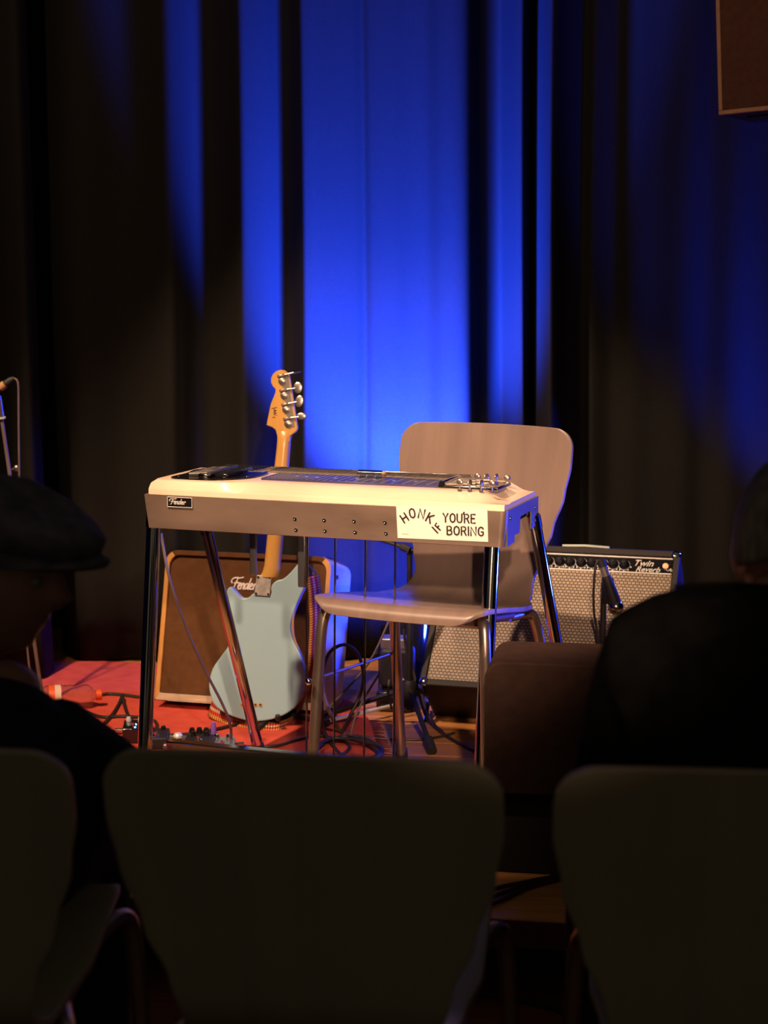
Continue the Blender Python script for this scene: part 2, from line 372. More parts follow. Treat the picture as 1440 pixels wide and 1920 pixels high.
# ------------------------------------------------------------------ bent plywood chair (seat faces local -y)
PROFILE = [(-.238, .456), (-.231, .474), (-.205, .486), (-.12, .477), (0, .459), (.10, .445), (.165, .453), (.205, .487), (.222, .54), (.240, .63), (.262, .73), (.285, .835)]
def shell_mesh(seat_w=1.0):
    Q = cr([Vector((0, a, b_)) for a, b_ in PROFILE], 12)
    D_ = [0]
    for i in range(1, len(Q)): D_.append(D_[-1]+(Q[i]-Q[i-1]).length)
    tot = D_[-1]; step = [.045*(1-math.cos(math.pi/2*k/9)) for k in range(10)]
    want = step+[.045+(tot-.09)*k/46 for k in range(1, 46)]+[tot-x for x in step[::-1]]
    P = []
    for w_ in want:
        j = min(max(k for k in range(len(D_)) if D_[k] <= w_+1e-9), len(Q)-2)
        P.append(Q[j].lerp(Q[j+1], (w_-D_[j])/max(1e-9, D_[j+1]-D_[j])))
    hwk = [(-.24, .185), (-.2, .202), (0, .206), (.09, .190), (.16, .160), (.205, .149)]
    def hw(p, i):
        if p.z < .487 or p.y < .17:
            ks = [(a, x*seat_w if a < .15 else x) for a, x in hwk]; t = p.y
        else:
            ks = [(.48, .149), (.53, .160), (.60, .186), (.68, .208), (.75, .2175), (.84, .2165)]; t = p.z
        for (a, x), (c_, y) in zip(ks, ks[1:]):
            if t <= c_:
                q = max(0, min(1, (t-a)/(c_-a))); q = q*q*(3-2*q)
                return x+(y-x)*q
        return ks[-1][1]
    rows = []; S = [-1, -.94, -.85, -.7, -.5, -.25, 0, .25, .5, .7, .85, .94, 1]
    n = len(P)
    # arc length, to round the corners of both ends
    L = [0]
    for i in range(1, n): L.append(L[-1]+(P[i]-P[i-1]).length)
    T = L[-1]
    for i, p in enumerate(P):
        w = hw(p, i); row = []
        d = min(L[i], T-L[i]); k = 1.0
        if d < .045: k = (w-(.045-math.sqrt(max(0, .045**2-(.045-d)**2))))/w
        for s in S:
            q = p.copy(); q.x = w*s*k; e = s*k
            if p.y > .17: q.y -= .012*e*e*min(1, (p.z-.44)/.2); q.z -= .006*e*e*max(0, (p.z-.7)/.135)
            else: q.z += .004*e*e
            row.append(q)
        rows.append(row)
    out = rows
    return out
SHELL = None
def chair(name, label, loc, rotz, ply, group=None, stretcher=False):
    global SHELL
    t = thing(name, label, 'chair', loc, (0, 0, rotz), group)
    if group: t.scale = (1.07, 1, 1)            # the hall's chairs are a little wider
    if SHELL is None or SHELL[0] != ply:
        mb = MB(); mb.loft(shell_mesh(.86 if group else 1.0), closed=False, caps=False)
        sh = mb.build('shell', [ply, 'ply_edge'], t, smooth=180, fix=False)
        q = sh.modifiers.new('thickness', 'SOLIDIFY'); q.thickness = .011; q.offset = -1; q.material_offset_rim = 1
        q = sh.modifiers.new('bevel', 'BEVEL'); q.width = .003; q.segments = 2; q.limit_method = 'ANGLE'; q.angle_limit = R(40)
        SHELL = (ply, sh)
    else:
        sh = SHELL[1].copy(); COL.objects.link(sh); sh.parent = t
    r = .0125
    for s in (-1, 1):
        MB().tube(cr([(s*.160, -.10, .452), (s*.178, -.16, .458), (s*.192, -.185, .432), (s*.200, -.195, .30), (s*.212, -.215, .006)], 5), r, 12).build('leg', 'steel_tube', t)
        MB().tube(cr([(s*.150, .06, .425), (s*.168, .12, .423), (s*.178, .145, .400), (s*.188, .175, .30), (s*.205, .245, .006)], 5), r, 12).build('leg', 'steel_tube', t)
        MB().tube([(s*.160, -.11, .452), (s*.15, .07, .428)], r, 12).build('side_rail', 'steel_tube', t)
        for (x, y) in ((.212, -.215), (.205, .245)):
            MB().lathe([(.0, 0), (.0145, 0), (.0155, .012), (.014, .03), (.0125, .032)], 12, Matrix.Translation((s*x, y, 0))).build('foot_cap', 'black_rubber', t)
    for y in (-.06, .04):
        MB().tube([(-.16, y, .428), (.16, y, .428)], .011, 10).build('cross_rail', 'steel_tube', t)
    if stretcher:
        MB().tube([(-.207, -.205, .30), (-.192, .183, .285)], .0035, 8).build('linking_rod', 'steel_tube', t)
        MB().sphere((-.207, -.225, .30), .008, 6).build('linking_bolt', 'chrome', t)
    return t
chair('plywood_chair', 'grey-brown plywood chair with waisted back standing behind the pedal steel', (.120, 3.815, ZS), R(-26), 'ply_grey', stretcher=True)
SHELL = None
chair('audience_chair', 'empty dark plywood chair back in front of the steel guitar', (-.058, 2.19, 0), R(180-8), 'ply_olive', 'audience chairs in the front row')
chair('audience_chair', 'dark plywood chair carrying the person in the black jacket', (.455, 2.12, 0), R(180-7), 'ply_olive', 'audience chairs in the front row')
chair('audience_chair', 'dark plywood chair carrying the person in the flat cap', (-.579, 2.22, 0), R(180-3), 'ply_olive', 'audience chairs in the front row')

# ------------------------------------------------------------------ pedal steel guitar
G = thing('pedal_steel_guitar', 'cream pedal steel guitar in a brushed metal frame on four chrome legs', 'steel guitar', (-.142, 3.72, ZS), (0, 0, -.345))
GL, GD, GZ, GH = .845, .265, .694, .077          # length, depth, top of frame, height of front plate
def gp(px, py, y=0.0): return local(G, px, py, 'y', y)
h = GL/2
fp = MB().prism([(-h, GZ), (h-.012, GZ), (h-.018, GZ-GH), (-h+.010, GZ-GH)], 0, .003).build('front_plate', 'brushed', G, bevel=.001, seg=1)
# rounded corner post between front plate and end plate
for s in (-1, 1):
    mb = MB(); ring = []
    for k in range(9):
        a = R(-90+90*k/8); ring.append((.014*math.cos(a), .014+.014*math.sin(a)))
    rings = []
    for z in (GZ-GH, GZ):
        o_ = .006 if (z < GZ-.01) else 0
        x0 = h-.014-o_ if s > 0 else h-.014-o_*1.6
        rings.append([Vector((s*(x0+a), b_, z)) for a, b_ in ring]+[Vector((s*(x0+a*.75), .0035+b_*.75, z)) for a, b_ in ring[::-1]])
    mb.loft(rings); mb.build('corner_post', 'brushed', G)
    # end plate in the local y,z plane, with the notch cut in its lower edge
    X = s*h
    poly = [(.013, GZ), (GD, GZ), (GD, GZ-.062), (.205, GZ-.066), (.205, GZ-.024), (.115, GZ-.026), (.110, GZ-.060), (.070, GZ-.060), (.068, GZ-GH+.003), (.013, GZ-GH)]
    mb = MB(); n = len(poly)
    vs = [(X-s*.001, y, z) for y, z in poly]+[(X-s*.004, y, z) for y, z in poly]
    mb.add(vs, [list(range(n)), list(range(2*n-1, n-1, -1))]+[(i, (i+1) % n, (i+1) % n+n, i+n) for i in range(n)])
    ep = mb.build('end_plate', 'brushed_end', G)
    for (y, z) in ((.235, GZ-.022), (.235, GZ-.05), (.03, GZ-.018)):
        MB().lathe([(0, 0), (.004, 0), (.0035, .0015), (0, .002)], 10, Matrix.Translation((X, y, z)) @ Matrix.Rotation(R(90*s), 4, 'Y')).build('screw', 'chrome', ep)
MB().box((0, GD-.002, GZ-.022), (GL-.012, .003, .044)).build('back_plate', 'brushed', G)
MB().box((0, GD/2+.005, GZ-.030), (GL-.05, GD-.035, .030)).build('undercarriage', 'black', G)
# cream wooden body, lofted along its length
mb = MB(); rings = []
def sm(a, b_, x): t = max(0, min(1, (x-a)/(b_-a))); return t*t*(3-2*t)
for k in range(61):
    t = k/60; x = -h+.006+(GL-.012)*t
    w = .014+.034*sm(-.24, -.15, x)
    top = .033
    if x > h-.075: top = .033-.021*sm(h-.075, h-.02, x)
    if x < -h+.02: top = .033-.010*(1-sm(-h, -h+.02, x))
    yb = GD-.005; lc = 0.05*max(0, 1-(x+h)/.05)   # the front left corner is rounded
    lift = .006*sm(-.24, -.15, x)
    y0 = .004+lc*.15
    rings.append([Vector((x, y0, GZ-.02)), Vector((x, y0, GZ+.009)), Vector((x, y0+.002, GZ+.013)), Vector((x, y0+w*.55, GZ+.013+(top-.016)*.62)), Vector((x, y0+w*.9, GZ+top-.002)), Vector((x, y0+w+.006, GZ+top)),
                  Vector((x, yb-.008, GZ+top)), Vector((x, yb, GZ+top-.008)), Vector((x, yb, GZ-.02))])
mb.loft(rings); body = mb.build('body', 'cream', G, smooth=28, bevel=0)
DT = GZ+.033                                     # deck height
# fretboard with frets and dots
fx0, fx1, fy0, fy1 = -.170, .255, .078, .182
fb = MB().box(((fx0+fx1)/2, (fy0+fy1)/2, DT+.002), (fx1-fx0, fy1-fy0, .006)).build('fretboard', 'fretboard', G, bevel=.001, seg=1)
for i in range(25):
    x = fx1-.004-(fx1-fx0)*1.27*(1-2**(-i/12))
    if x > fx0+.004: MB().box((x, (fy0+fy1)/2, DT+.0053), (.0016, fy1-fy0-.004, .0008)).build('fret_line', 'fret', fb, smooth=0)
    if i in (3, 5, 7, 9, 12, 15, 17, 19):
        xm = fx1-.004-(fx1-fx0)*1.27*(1-2**(-(i-.5)/12))
        MB().lathe([(0, 0), (.0045, 0), (.0045, .0006), (0, .0006)], 10, Matrix.Translation((xm, (fy0+fy1)/2, DT+.005))).build('fret_dot', 'fret', fb)
MB().box((.02, GD-.012, DT+.004), (.50, .004, .012)).build('back_rail', 'chrome_dark', G, bevel=.001)
# black bridge plate, shaped like a bow tie, with pickup and chrome bridge
bp = [(-.375, .04), (-.33, .028), (-.27, .030), (-.235, .050), (-.205, .085), (-.195, .13), (-.20, .19), (-.23, .225), (-.28, .236), (-.35, .232), (-.385, .19), (-.375, .12)]
pl = MB().slab([(p.x, p.y) for p in cr([Vector((a, b_, 0)) for a, b_ in bp], 5, True)], DT-.001, DT+.003).build('bridge_plate', 'black_gloss', G)
for (x, y) in ((-.362, .05), (-.215, .10), (-.22, .21), (-.37, .2)):
    MB().lathe([(.004, 0), (.0035, .002), (0, .0025)], 10, Matrix.Translation((x, y, DT+.003))).build('screw', 'chrome', pl)
MB().box((-.262, .135, DT+.007), (.034, .14, .012)).build('pickup', 'black_gloss', G, bevel=.004)
br = MB().box((-.305, .135, DT+.006), (.026, .15, .010)).build('bridge', 'chrome', G, bevel=.004)
for k in range(8):
    MB().tube([(-.345, .075+.017*k, DT+.006), (-.298, .075+.017*k, DT+.009)], .0050, 10).build('string_finger', 'nickel', G)
MB().tube([(-.290, .06, DT+.011), (-.290, .21, DT+.011)], .005, 12).build('bridge_roller', 'nickel', G)
# tuning pan
MB().box((.315, .125, DT+.003), (.135, .105, .008)).build('tuner_pan', 'chrome_dark', G, bevel=.002)
nut = MB().tube([(.258, .07, DT+.010), (.258, .19, DT+.010)], .007, 12).build('nut_roller', 'chrome', G)
for k in range(8):
    y = .078+.0135*k
    MB().tube([(.262, y, DT+.009), (.30+.012*(k % 4), y, DT+.010)], .0028, 8).build('string_rod', 'nickel', G)
    MB().tube([(-.30, .076+.0145*k, DT+.020), (.258, y, DT+.016)], .0005, 4).build('string', 'chrome', G)
for i, (px, py, y) in enumerate([(862, 905, .05), (881, 905, .05), (902, 906, .05), (923, 907, .05), (895, 894, .20), (912, 894, .20), (931, 894, .20), (951, 897, .20)]):
    c = gp(px, py, y); base = Vector((c.x, y, DT)); rz = [0, 75, 70, 10, 0, 55, 75, 15][i]
    mb = MB(); mb.tube([base, Vector((c.x, y, c.z-.006))], .0022, 8); mb.lathe([(.005, 0), (.0045, .004), (0, .004)], 10, Matrix.Translation(base))
    mb.sphere((c.x, y, c.z), (.0078, .0030, .0075), 8, Matrix.Rotation(R(rz), 3, 'Z')); mb.build('tuning_key', 'nickel', G)
# badge and bumper sticker on the front plate
A, B_ = gp(315, 931.5), gp(361, 952)
bd = MB().box(((A.x+B_.x)/2, -.001, (A.z+B_.z)/2), (B_.x-A.x, .003, A.z-B_.z)).build('badge', 'black_gloss', G, bevel=.0008)
mb = MB()
for (x0, z0, x1, z1) in ((A.x, A.z, B_.x, A.z), (A.x, B_.z, B_.x, B_.z), (A.x, A.z, A.x, B_.z), (B_.x, A.z, B_.x, B_.z)):
    mb.tube([(x0, -.0028, z0), (x1, -.0028, z1)], .0009, 6)
mb.build('badge_border', 'silver_paint', bd)
mb = MB(); k = (A.z-B_.z)*.52; x0, z0 = A.x+.0055, B_.z+.0065
strokes(mb, SCRIPT, lambda x, z: (x0+x*k*1.27, -.0028, z0+z*k), .0012, 6, True); mb.build('badge_lettering', 'silver_paint', bd)
P4 = [gp(743, 948), gp(914, 952), gp(915.5, 1016), gp(746, 1008.5)]
sk = MB().prism([(p.x, p.z) for p in P4], -.0012, .0005).build('bumper_sticker', 'sticker', G, smooth=0)
sk['label'] = 'white bumper sticker reading HONK IF YOU\'RE BORING'
mb = MB()
def s2(cxp, cyp): p = gp(640+cxp/3.2727, 860+cyp/3.2727, -.0016); return Vector((p.x, p.z))
def word(txt, p0, p1, hpx, r=.00175):             # baseline start and end in crop pixels, height in crop pixels
    a, b2 = s2(*p0), s2(*p1); d = (b2-a); Ld = d.length; d.normalize(); nrm = Vector((-d.y, d.x)); hh = hpx/3.2727/872
    ws = [FONT[c][0] for c in txt]; gap = .30
    tot = sum(ws)+gap*(len(txt)-1); sc = Ld/tot; x = 0
    for c, w_ in zip(txt, ws):
        if c == "'": x -= gap*.5
        for l in FONT[c][1]:
            strokes(mb, [l], lambda u, v: (lambda q: (q.x, -.0014, q.y))(a+d*((x+u)*sc)+nrm*(v*hh)), r)
        x += w_+gap*(.4 if c == "'" else 1)
word('H', (388, 394), (413, 377), 52); word('O', (425, 365), (455, 360), 56); word('N', (472, 361), (503, 369), 56); word('K', (517, 380), (545, 397), 56)
word('I', (590, 456), (591, 455), 48); word('F', (606, 438), (616, 426), 44)
word("YOU'RE", (625, 388), (836, 396), 52); word('BORING', (650, 466), (872, 474), 52)
mb.build('sticker_lettering', 'ink', sk)
mb = MB(); a, b2 = s2(372, 462), s2(412, 463); mb.tube([(a.x, -.0013, a.y), (b2.x, -.0013, b2.y)], .0006, 4); mb.build('sticker_small_print', 'faint_ink', sk)
for (px, py) in ((553, 973), (608, 975.5), (664, 977.5), (722, 980), (555, 993.5), (609.5, 995.5), (666, 998), (724, 1000.5)):
    p = gp(px, py)
    MB().lathe([(.0045, 0), (.004, .0014), (.002, .0018), (0, .0008)], 10, Matrix.Translation((p.x, 0, p.z)) @ Matrix.Rotation(R(90), 4, 'X')).build('screw', 'chrome_dark', fp)
# legs
def leg(top, foot, r, name='leg'):
    top, foot = Vector(top), Vector(foot); d = (foot-top)
    o_ = MB().tube([top, top+d*.96], r, 18).build(name, 'chrome', G)
    MB().tube([top+d*.955, foot], r*1.12, 16).build('foot_tip', 'black_rubber', o_)
    MB().tube([top, top+d*.05], r*1.12, 16).build('leg_socket', 'chrome_dark', o_)
def splay(t, e, k): return t[0]+(e[0]-t[0])*k
for (px0, py0, px1, py1, y0) in ((290, 988, 272, 1400, .030), (924, 1016, 905, 1400, .030)):
    t0 = gp(px0, py0, y0); t1 = gp(px1, py1, y0-.06)
    d = (t1-t0); foot = t0+d*(t0.z/(t0.z-t1.z)); leg(Vector((t0.x, t0.y, GZ-.045))-Vector((d.x, d.y, 0))*0, foot, .0165)
lf = M4(G).inverted() @ fl(487, 1414)
t0 = gp(383, 992, GD-.02); leg((t0.x, t0.y, t0.z+.02), lf, .0140)
t0r = gp(1000, 982, GD-.015); leg((t0r.x, t0r.y, t0r.z+.02), t0r+(lf-t0), .0140)
for (px, py, a) in ((577, 1008, 0), (629, 1006, 0), (686, 1008, 0), (742, 1010, 0)):
    p = gp(px, py, .07); mb = MB(); mb.tube([(p.x, .07, GZ-.05), (p.x, .055, .10)], .0024, 6); mb.build('pedal_rod', 'chrome_dark', G)
    MB().box((p.x, -.01, .085), (.032, .15, .010), Matrix.Rotation(R(8), 3, 'X')).build('pedal', 'chrome', G, bevel=.004)
MB().box((-.01, .045, .105), (.77, .030, .022)).build('pedal_bar', 'chrome_dark', G, bevel=.003)
for (px, py0, py1, w_) in ((474, 992, 1078, .015), (566, 1000, 1101, .020)):
    a, b2 = gp(px, py0, .13), gp(px+2, py1, .13)
    MB().box(((a.x+b2.x)/2, .13, (a.z+b2.z)/2+.02), (w_, .012, a.z-b2.z+.04)).build('knee_lever', 'brushed_end', G, bevel=.003)
# tone bar lying on the fretboard
p0, p1 = M4(G) @ gp(672, 899, .165), M4(G) @ gp(718, 900, .165)
zt = ZS+DT+.005+.0085
p0.z = p1.z = zt
tb = MB().tube([p0, p1], .0085, 16).build('tone_bar', 'chrome', None, bevel=.0015)
tag(tb, 'short polished tone bar lying across the steel guitar strings', 'tone bar')
dv = (p1-p0).normalized()
mb = MB(); mb.sphere(p1+dv*.001, (.0082, .0082, .0082), 8); mb.build('tone_bar_tip', 'bare_wood', tb)
# output cable of the steel
pts = [M4(G) @ gp(302, 1000, .12)] + [at(318, 1085, 3.96), at(350, 1180, 3.99), at(385, 1258, 4.03), at(412, 1310, 4.07), at(430, 1352, 4.10), fl(433, 1385, .03), fl(425, 1412, .012), fl(405, 1440, .006)]
tag(MB().tube(cr(pts, 8), .0036, 8).build('guitar_cable', 'cable_grey'), 'grey-brown instrument cable hanging from the left end of the steel guitar', 'cable')

# ------------------------------------------------------------------ amplifiers
def box_frame(t, W_, H_, D_, th, m, name, r=.01):
    pass
# left amp: brown cloth front in a pale wooden frame, leaning back
lw, lh, ld = .475, .412, .20
P0 = at(289, 1312, 4.60)
la = thing('guitar_amplifier', 'brown-fronted amplifier with honey wood edges leaning behind the blue bass', 'amplifier', P0, (R(-15), 0, R(-15)))
def rrect(w_, h_, r, n=6, x0=0, z0=0, rb=None):
    pts = []
    rb = r if rb is None else rb
    for (cxx, czz, a0, rr) in ((w_-rb, rb, -90, rb), (w_-r, h_-r, 0, r), (r, h_-r, 90, r), (rb, rb, 180, rb)):
        for k in range(n+1):
            a = R(a0+90*k/n); pts.append((x0+cxx+rr*math.cos(a), z0+czz+rr*math.sin(a)))
    return pts
outer = rrect(lw, lh, .035, rb=.006); inner = rrect(lw-.026, lh-.034, .028, x0=.013, z0=.020, rb=.004)
mb = MB(); n = len(outer)
vs = [(x, 0, z) for x, z in outer]+[(x, 0, z) for x, z in inner]+[(x, ld, z) for x, z in outer]+[(x, .016, z) for x, z in inner]
fs = []
for i in range(n):
    j = (i+1) % n
    fs += [(i, j, j+n, i+n), (i, i+2*n, j+2*n, j), (i+n, j+n, j+3*n, i+3*n)]
fs.append([i+2*n for i in range(n)])
mb.add(vs, fs)
for q_, f__ in enumerate(mb.f):
    zc = max(mb.v[i].z for i in f__)
    if zc < .021: mb.m[q_] = 1
    elif min(mb.v[i].z for i in f__) > lh-.03 and abs(sum(mb.v[i].x for i in f__)/len(f__)-lw/2) < lw/2-.022: mb.m[q_] = 2
for q_, f__ in enumerate(mb.f):
    if len(f__) == 4 and min(mb.v[i].x for i in f__) > lw-.012 and max(mb.v[i].y for i in f__) > ld-.01: mb.m[q_] = 3
cab = mb.build('cabinet', ['amp_wood', 'amp_wood_pale', 'amp_face', 'amp_side'], la, bevel=.002)
MB().prism(inner, .010, .018).build('front_cloth', 'amp_face', la)
mb = MB(); a = local(la, 432, 1104, 'y', .006); b2 = local(la, 479, 1101, 'y', .006); k = (b2.x-a.x)/2.7
strokes(mb, SCRIPT, lambda x, z: (a.x+x*k+z*k*.15, .008, a.z+z*k*1.15), .0022, 6, True); mb.build('logo_lettering', 'sticker', la)
MB().prism(rrect(lw-.08, .004, .001, x0=.04, z0=.0), 0, .001).build('base_strip', 'amp_wood_pale', la, smooth=0)
for x in (.05, lw-.05): MB().box((x, ld-.05, lh+.004), (.02, .03, .010)).build('handle_mount', 'black', la, bevel=.002)
MB().lathe([(.006, 0), (.006, .004), (0, .005)], 10, Matrix.Translation((lw, .06, lh-.05)) @ Matrix.Rotation(R(90), 4, 'Y')).build('screw', 'black', la)
# right amp: silver grille, black control strip, leaning far back
tw, th_, td = .64, .440, .22
P0 = at(785, 1283, 4.42)
ta = thing('guitar_amplifier', 'black amplifier with silver woven grille and a knob strip, tilted far back', 'amplifier', P0, (R(-40), 0, R(-16)))
outer = rrect(tw, th_, .016, rb=.016); inner = rrect(tw-.034, th_-.040, .003, x0=.017, z0=.020, rb=.003)
mb = MB(); n = len(outer)
vs = [(x, 0, z) for x, z in outer]+[(x, 0, z) for x, z in inner]+[(x, td, z) for x, z in outer]+[(x, .02, z) for x, z in inner]
fs = []
for i in range(n):
    j = (i+1) % n
    fs += [(i, j, j+n, i+n), (i, i+2*n, j+2*n, j), (i+n, j+n, j+3*n, i+3*n)]
fs.append([i+2*n for i in range(n)])
mb.add(vs, fs); mb.build('cabinet', 'tolex', ta, bevel=.003)
pz0, pz1 = th_-.072, th_-.022
MB().box((tw/2, .013, (.020+pz0)/2), (tw-.036, .014, pz0-.020)).build('grille_cloth', 'grille', ta, smooth=0)
pn = MB().box((tw/2, .012, (pz0+pz1)/2), (tw-.036, .012, pz1-pz0)).build('control_panel', 'black_gloss', ta, bevel=.001)
for z in (pz0+.002, pz1-.002): MB().box((tw/2, .005, z), (tw-.038, .004, .004)).build('panel_trim', 'silver_paint', ta, smooth=0)
for px in (1030, 1052, 1071, 1092, 1112, 1132, 1152, 1173):
    p = local(ta, px, 1037, 'y', 0)
    MM = Matrix.Translation((p.x, .006, (pz0+pz1)/2-.001)) @ Matrix.Rotation(R(90), 4, 'X')
    kb = MB().lathe([(.0145, 0), (.0145, .004), (.0085, .008), (.0075, .020), (0, .021)], 16, MM).build('knob', 'black_gloss', ta)
    MB().lathe([(.0135, .0), (.0155, .0), (.0155, .0018), (.0135, .0018)], 16, MM).build('knob_skirt_ring', 'silver_paint', kb)
    MB().lathe([(.0055, .020), (.0055, .0222), (0, .0225)], 12, MM).build('knob_cap', 'chrome', kb)
    for q_ in range(5):
        a_ = R(200+35*q_); MB().box((p.x+.019*math.cos(a_), .0055, (pz0+pz1)/2+.018*math.sin(a_)), (.003, .001, .004)).build('number_mark', 'silver_paint', kb, smooth=0)
a = local(ta, 1189, 1040, 'y', .005); a.z = (pz0+pz1)/2; mb = MB()
text_mesh(mb, 'Twin', .026, .4, (a.x, .0045, a.z-.002), (1, 0, 0), (0, 0, 1)); text_mesh(mb, 'Reverb', .022, .4, (a.x+.008, .0045, a.z-.019), (1, 0, 0), (0, 0, 1)); text_mesh(mb, '-Amp', .014, .4, (a.x+.088, .0045, a.z-.015), (1, 0, 0), (0, 0, 1))
mb.build('panel_lettering', 'silver_paint', ta)
p = local(ta, 1250, 1040, 'y', 0)
MB().lathe([(.013, 0), (.013, .004), (.009, .006), (.009, .004)], 14, Matrix.Translation((p.x, .006, (pz0+pz1)/2)) @ Matrix.Rotation(R(90), 4, 'X')).build('jewel_bezel', 'chrome', ta)
MB().sphere((p.x, .002, (pz0+pz1)/2), (.008, .006, .008), 8).build('pilot_jewel', 'jewel', ta)
for (x, z) in ((.012, .012), (tw-.012, .012), (.012, th_-.012), (tw-.012, th_-.012)):
    MB().sphere((x, .004, z), (.014, .007, .014), 8).build('corner_protector', 'chrome', ta)
hd = MB(); a, b2 = local(ta, 1068, 1002, 'y', td*.5), local(ta, 1150, 1006, 'y', td*.5); hx = (a.x+b2.x)/2
hy = .055
hd.tube(cr([(hx-.072, hy, th_-.002), (hx-.066, hy, th_+.020), (hx, hy, th_+.024), (hx+.066, hy, th_+.020), (hx+.072, hy, th_-.002)], 6), .008, 8)
hd.build('handle', 'black', ta)
MB().tube([(hx-.064, hy-.004, th_+.030), (hx, hy-.004, th_+.033), (hx+.064, hy-.004, th_+.030)], .0042, 8).build('handle_strip', 'pale_green', ta)
for s, x in ((-1, -.004), (1, tw+.004)):
    lg = MB().tube([(x, .16, .24), (x, .13, -.09)], .006, 8).build('tilt_leg', 'chrome', ta)

# ------------------------------------------------------------------ bass guitar (seen from the back), standing on a stand
BP = at(492, 1352, 4.40)
bass = thing('bass_guitar', 'pale blue electric bass seen from behind, leaning on its stand before the brown amplifier', 'bass guitar', BP, (R(-9), 0, R(-6)))
def bl(px, py, y=0.0): p = local(bass, px, py, 'y', y); return (p.x, p.z)
out = [(477, 1112), (466, 1120), (453, 1121), (443, 1112), (434, 1101), (427, 1104), (424.5, 1117), (428, 1140), (431, 1165), (431, 1190), (427, 1212), (414, 1231), (399, 1253), (392, 1278), (393.6, 1300), (403, 1323), (425.5, 1339), (459, 1350.5), (492, 1352),
       (525.5, 1343.6), (550.5, 1328), (567, 1303), (573, 1278), (571, 1253), (562, 1225.5), (549, 1198), (545, 1175.5), (550, 1150.5), (561, 1123), (570, 1103), (573, 1085), (570, 1068), (562, 1057), (556, 1060), (545, 1073), (531, 1085), (518, 1089), (508, 1100), (508, 1114), (492, 1117)]
bo = [bl(p.x, p.y) for p in cr([Vector((a, b_, 0)) for a, b_ in out], 4, True)]
mb = MB().prism(bo, 0, .038); mb.build('body', 'daphne', bass, smooth=50, bevel=.007, seg=4)
# worn edge on the right flank
we = [bl(px, py) for px, py in ((556.5, 1130), (550.5, 1150), (548.5, 1172), (551, 1195), (560, 1218))]
mb = MB(); mb.tube(cr([Vector((x-.0005, .006, z)) for x, z in we], 5), [.0012+.0022*math.sin(math.pi*i/20) for i in range(21)], 6); mb.build('worn_edge', 'bare_wood', bass)
# neck: rounded back facing the hall
mb = MB(); rings = []
for (yy, xl, xr, t) in ((1082, 486, 519, .021), (1079, 487, 521, .021), (1072, 491, 523, .021), (1060, 494, 524, .019), (1000, 500, 530, .0185), (940, 506, 534, .018), (880, 512.5, 539, .0175), (840, 517, 542, .0165), (824, 518.5, 543, .016), (812, 518, 546, .012), (804, 514, 550, .008)):
    (x0, z0), (x1, z1) = bl(xl, yy), bl(xr, yy); ring = []
    fl_ = .6 if yy > 1070 else 1.0
    for k in range(13):
        a_ = math.pi*k/12; c_ = (x0+x1)/2; rr = (x1-x0)/2
        ring.append(Vector((c_-rr*math.cos(a_), .014-t*(math.sin(a_)**(.55 if yy > 1070 else .8)), z0)))
    ring += [Vector((x1, .020, z0)), Vector((x0, .020, z0))]
    rings.append(ring)
mb.loft(rings); mb.build('neck', 'maple', bass, smooth=40)
hs = [(516, 806), (510, 801), (499, 797), (501, 786), (507, 757), (515.5, 736), (516, 729.5), (510.5, 724), (507.5, 717), (507.5, 709), (511, 701), (517, 695.5), (525, 693), (533, 693.7), (539, 698), (542.5, 704), (546, 725), (550, 752), (554, 778), (557.5, 802), (555.5, 808), (550, 812.5), (543.5, 817), (543, 828), (519, 828), (519.5, 818)]
mb = MB().prism([bl(*p) for p in hs], .004, .018); hst = mb.build('headstock', 'maple', bass, bevel=.002)
def scrib(lines, name, m, parent, r, y):
    mb_ = MB()
    for l in lines: mb_.tube(cr([Vector((*bl(a, b_, y)[:1], y, bl(a, b_, y)[1])) for a, b_ in l], 4), r, 5)
    return mb_.build(name, m, parent)
scrib([[(519, 764), (514, 765), (509, 766.5)], [(513, 770), (518, 769), (513, 773), (518.5, 774), (513, 776.5), (519, 779)], [(516, 782), (511, 783)], [(513.5, 765), (515, 770)]], 'signature', 'ink', hst, .0008, .0035)
MB().prism([bl(*p) for p in ((527, 703), (540, 702), (552, 800), (540, 803))], .0025, .0042).build('tuner_plate', 'nickel', bass)
for i, (gx, gy, px, py, wx, wy, ang) in enumerate([(528.5, 714, 556, 699, .012, .0016, 15), (532.5, 741, 559, 727, .0125, .0150, 0), (536, 767.5, 561.5, 752.5, .0115, .0160, 12), (539.5, 794, 565.5, 780.5, .0138, .0095, 0)]):
    x, z = bl(gx, gy); MM = Matrix.Translation((x, .003, z)) @ Matrix.Rotation(R(90), 4, 'X')
    tm = MB().lathe([(.0095, 0), (.0095, .005), (.007, .006), (.0035, .0065), (.003, .009), (0, .0095)], 18, MM).build('tuning_machine', 'nickel', bass)
    sx_, sz_ = bl(gx-4, gy-9); MB().box((sx_+.004, -.002, sz_), (.020, .010, .008), Matrix.Rotation(R(-10), 3, 'Y')).build('worm_bracket', 'nickel', tm, bevel=.002)
    ex_, ez_ = bl(px, py); MB().tube([(sx_+.008, -.003, sz_+.001), (ex_-.007, -.003, ez_-(.002 if i else 0))], .0026, 8).build('tuner_shaft', 'nickel', tm)
    MB().sphere((ex_, -.003, ez_), (wx, .0022, wy) if i else (.0125, .008, .0018), 10, Matrix.Rotation(R(ang if i else -14), 3, 'Y')).build('tuner_paddle', 'nickel', tm)
npl = MB().prism([bl(*p) for p in ((482, 1078), (509.5, 1080), (506, 1118), (477, 1116))], -.004, .001).build('neck_plate', 'plate_silver', bass, bevel=.001)
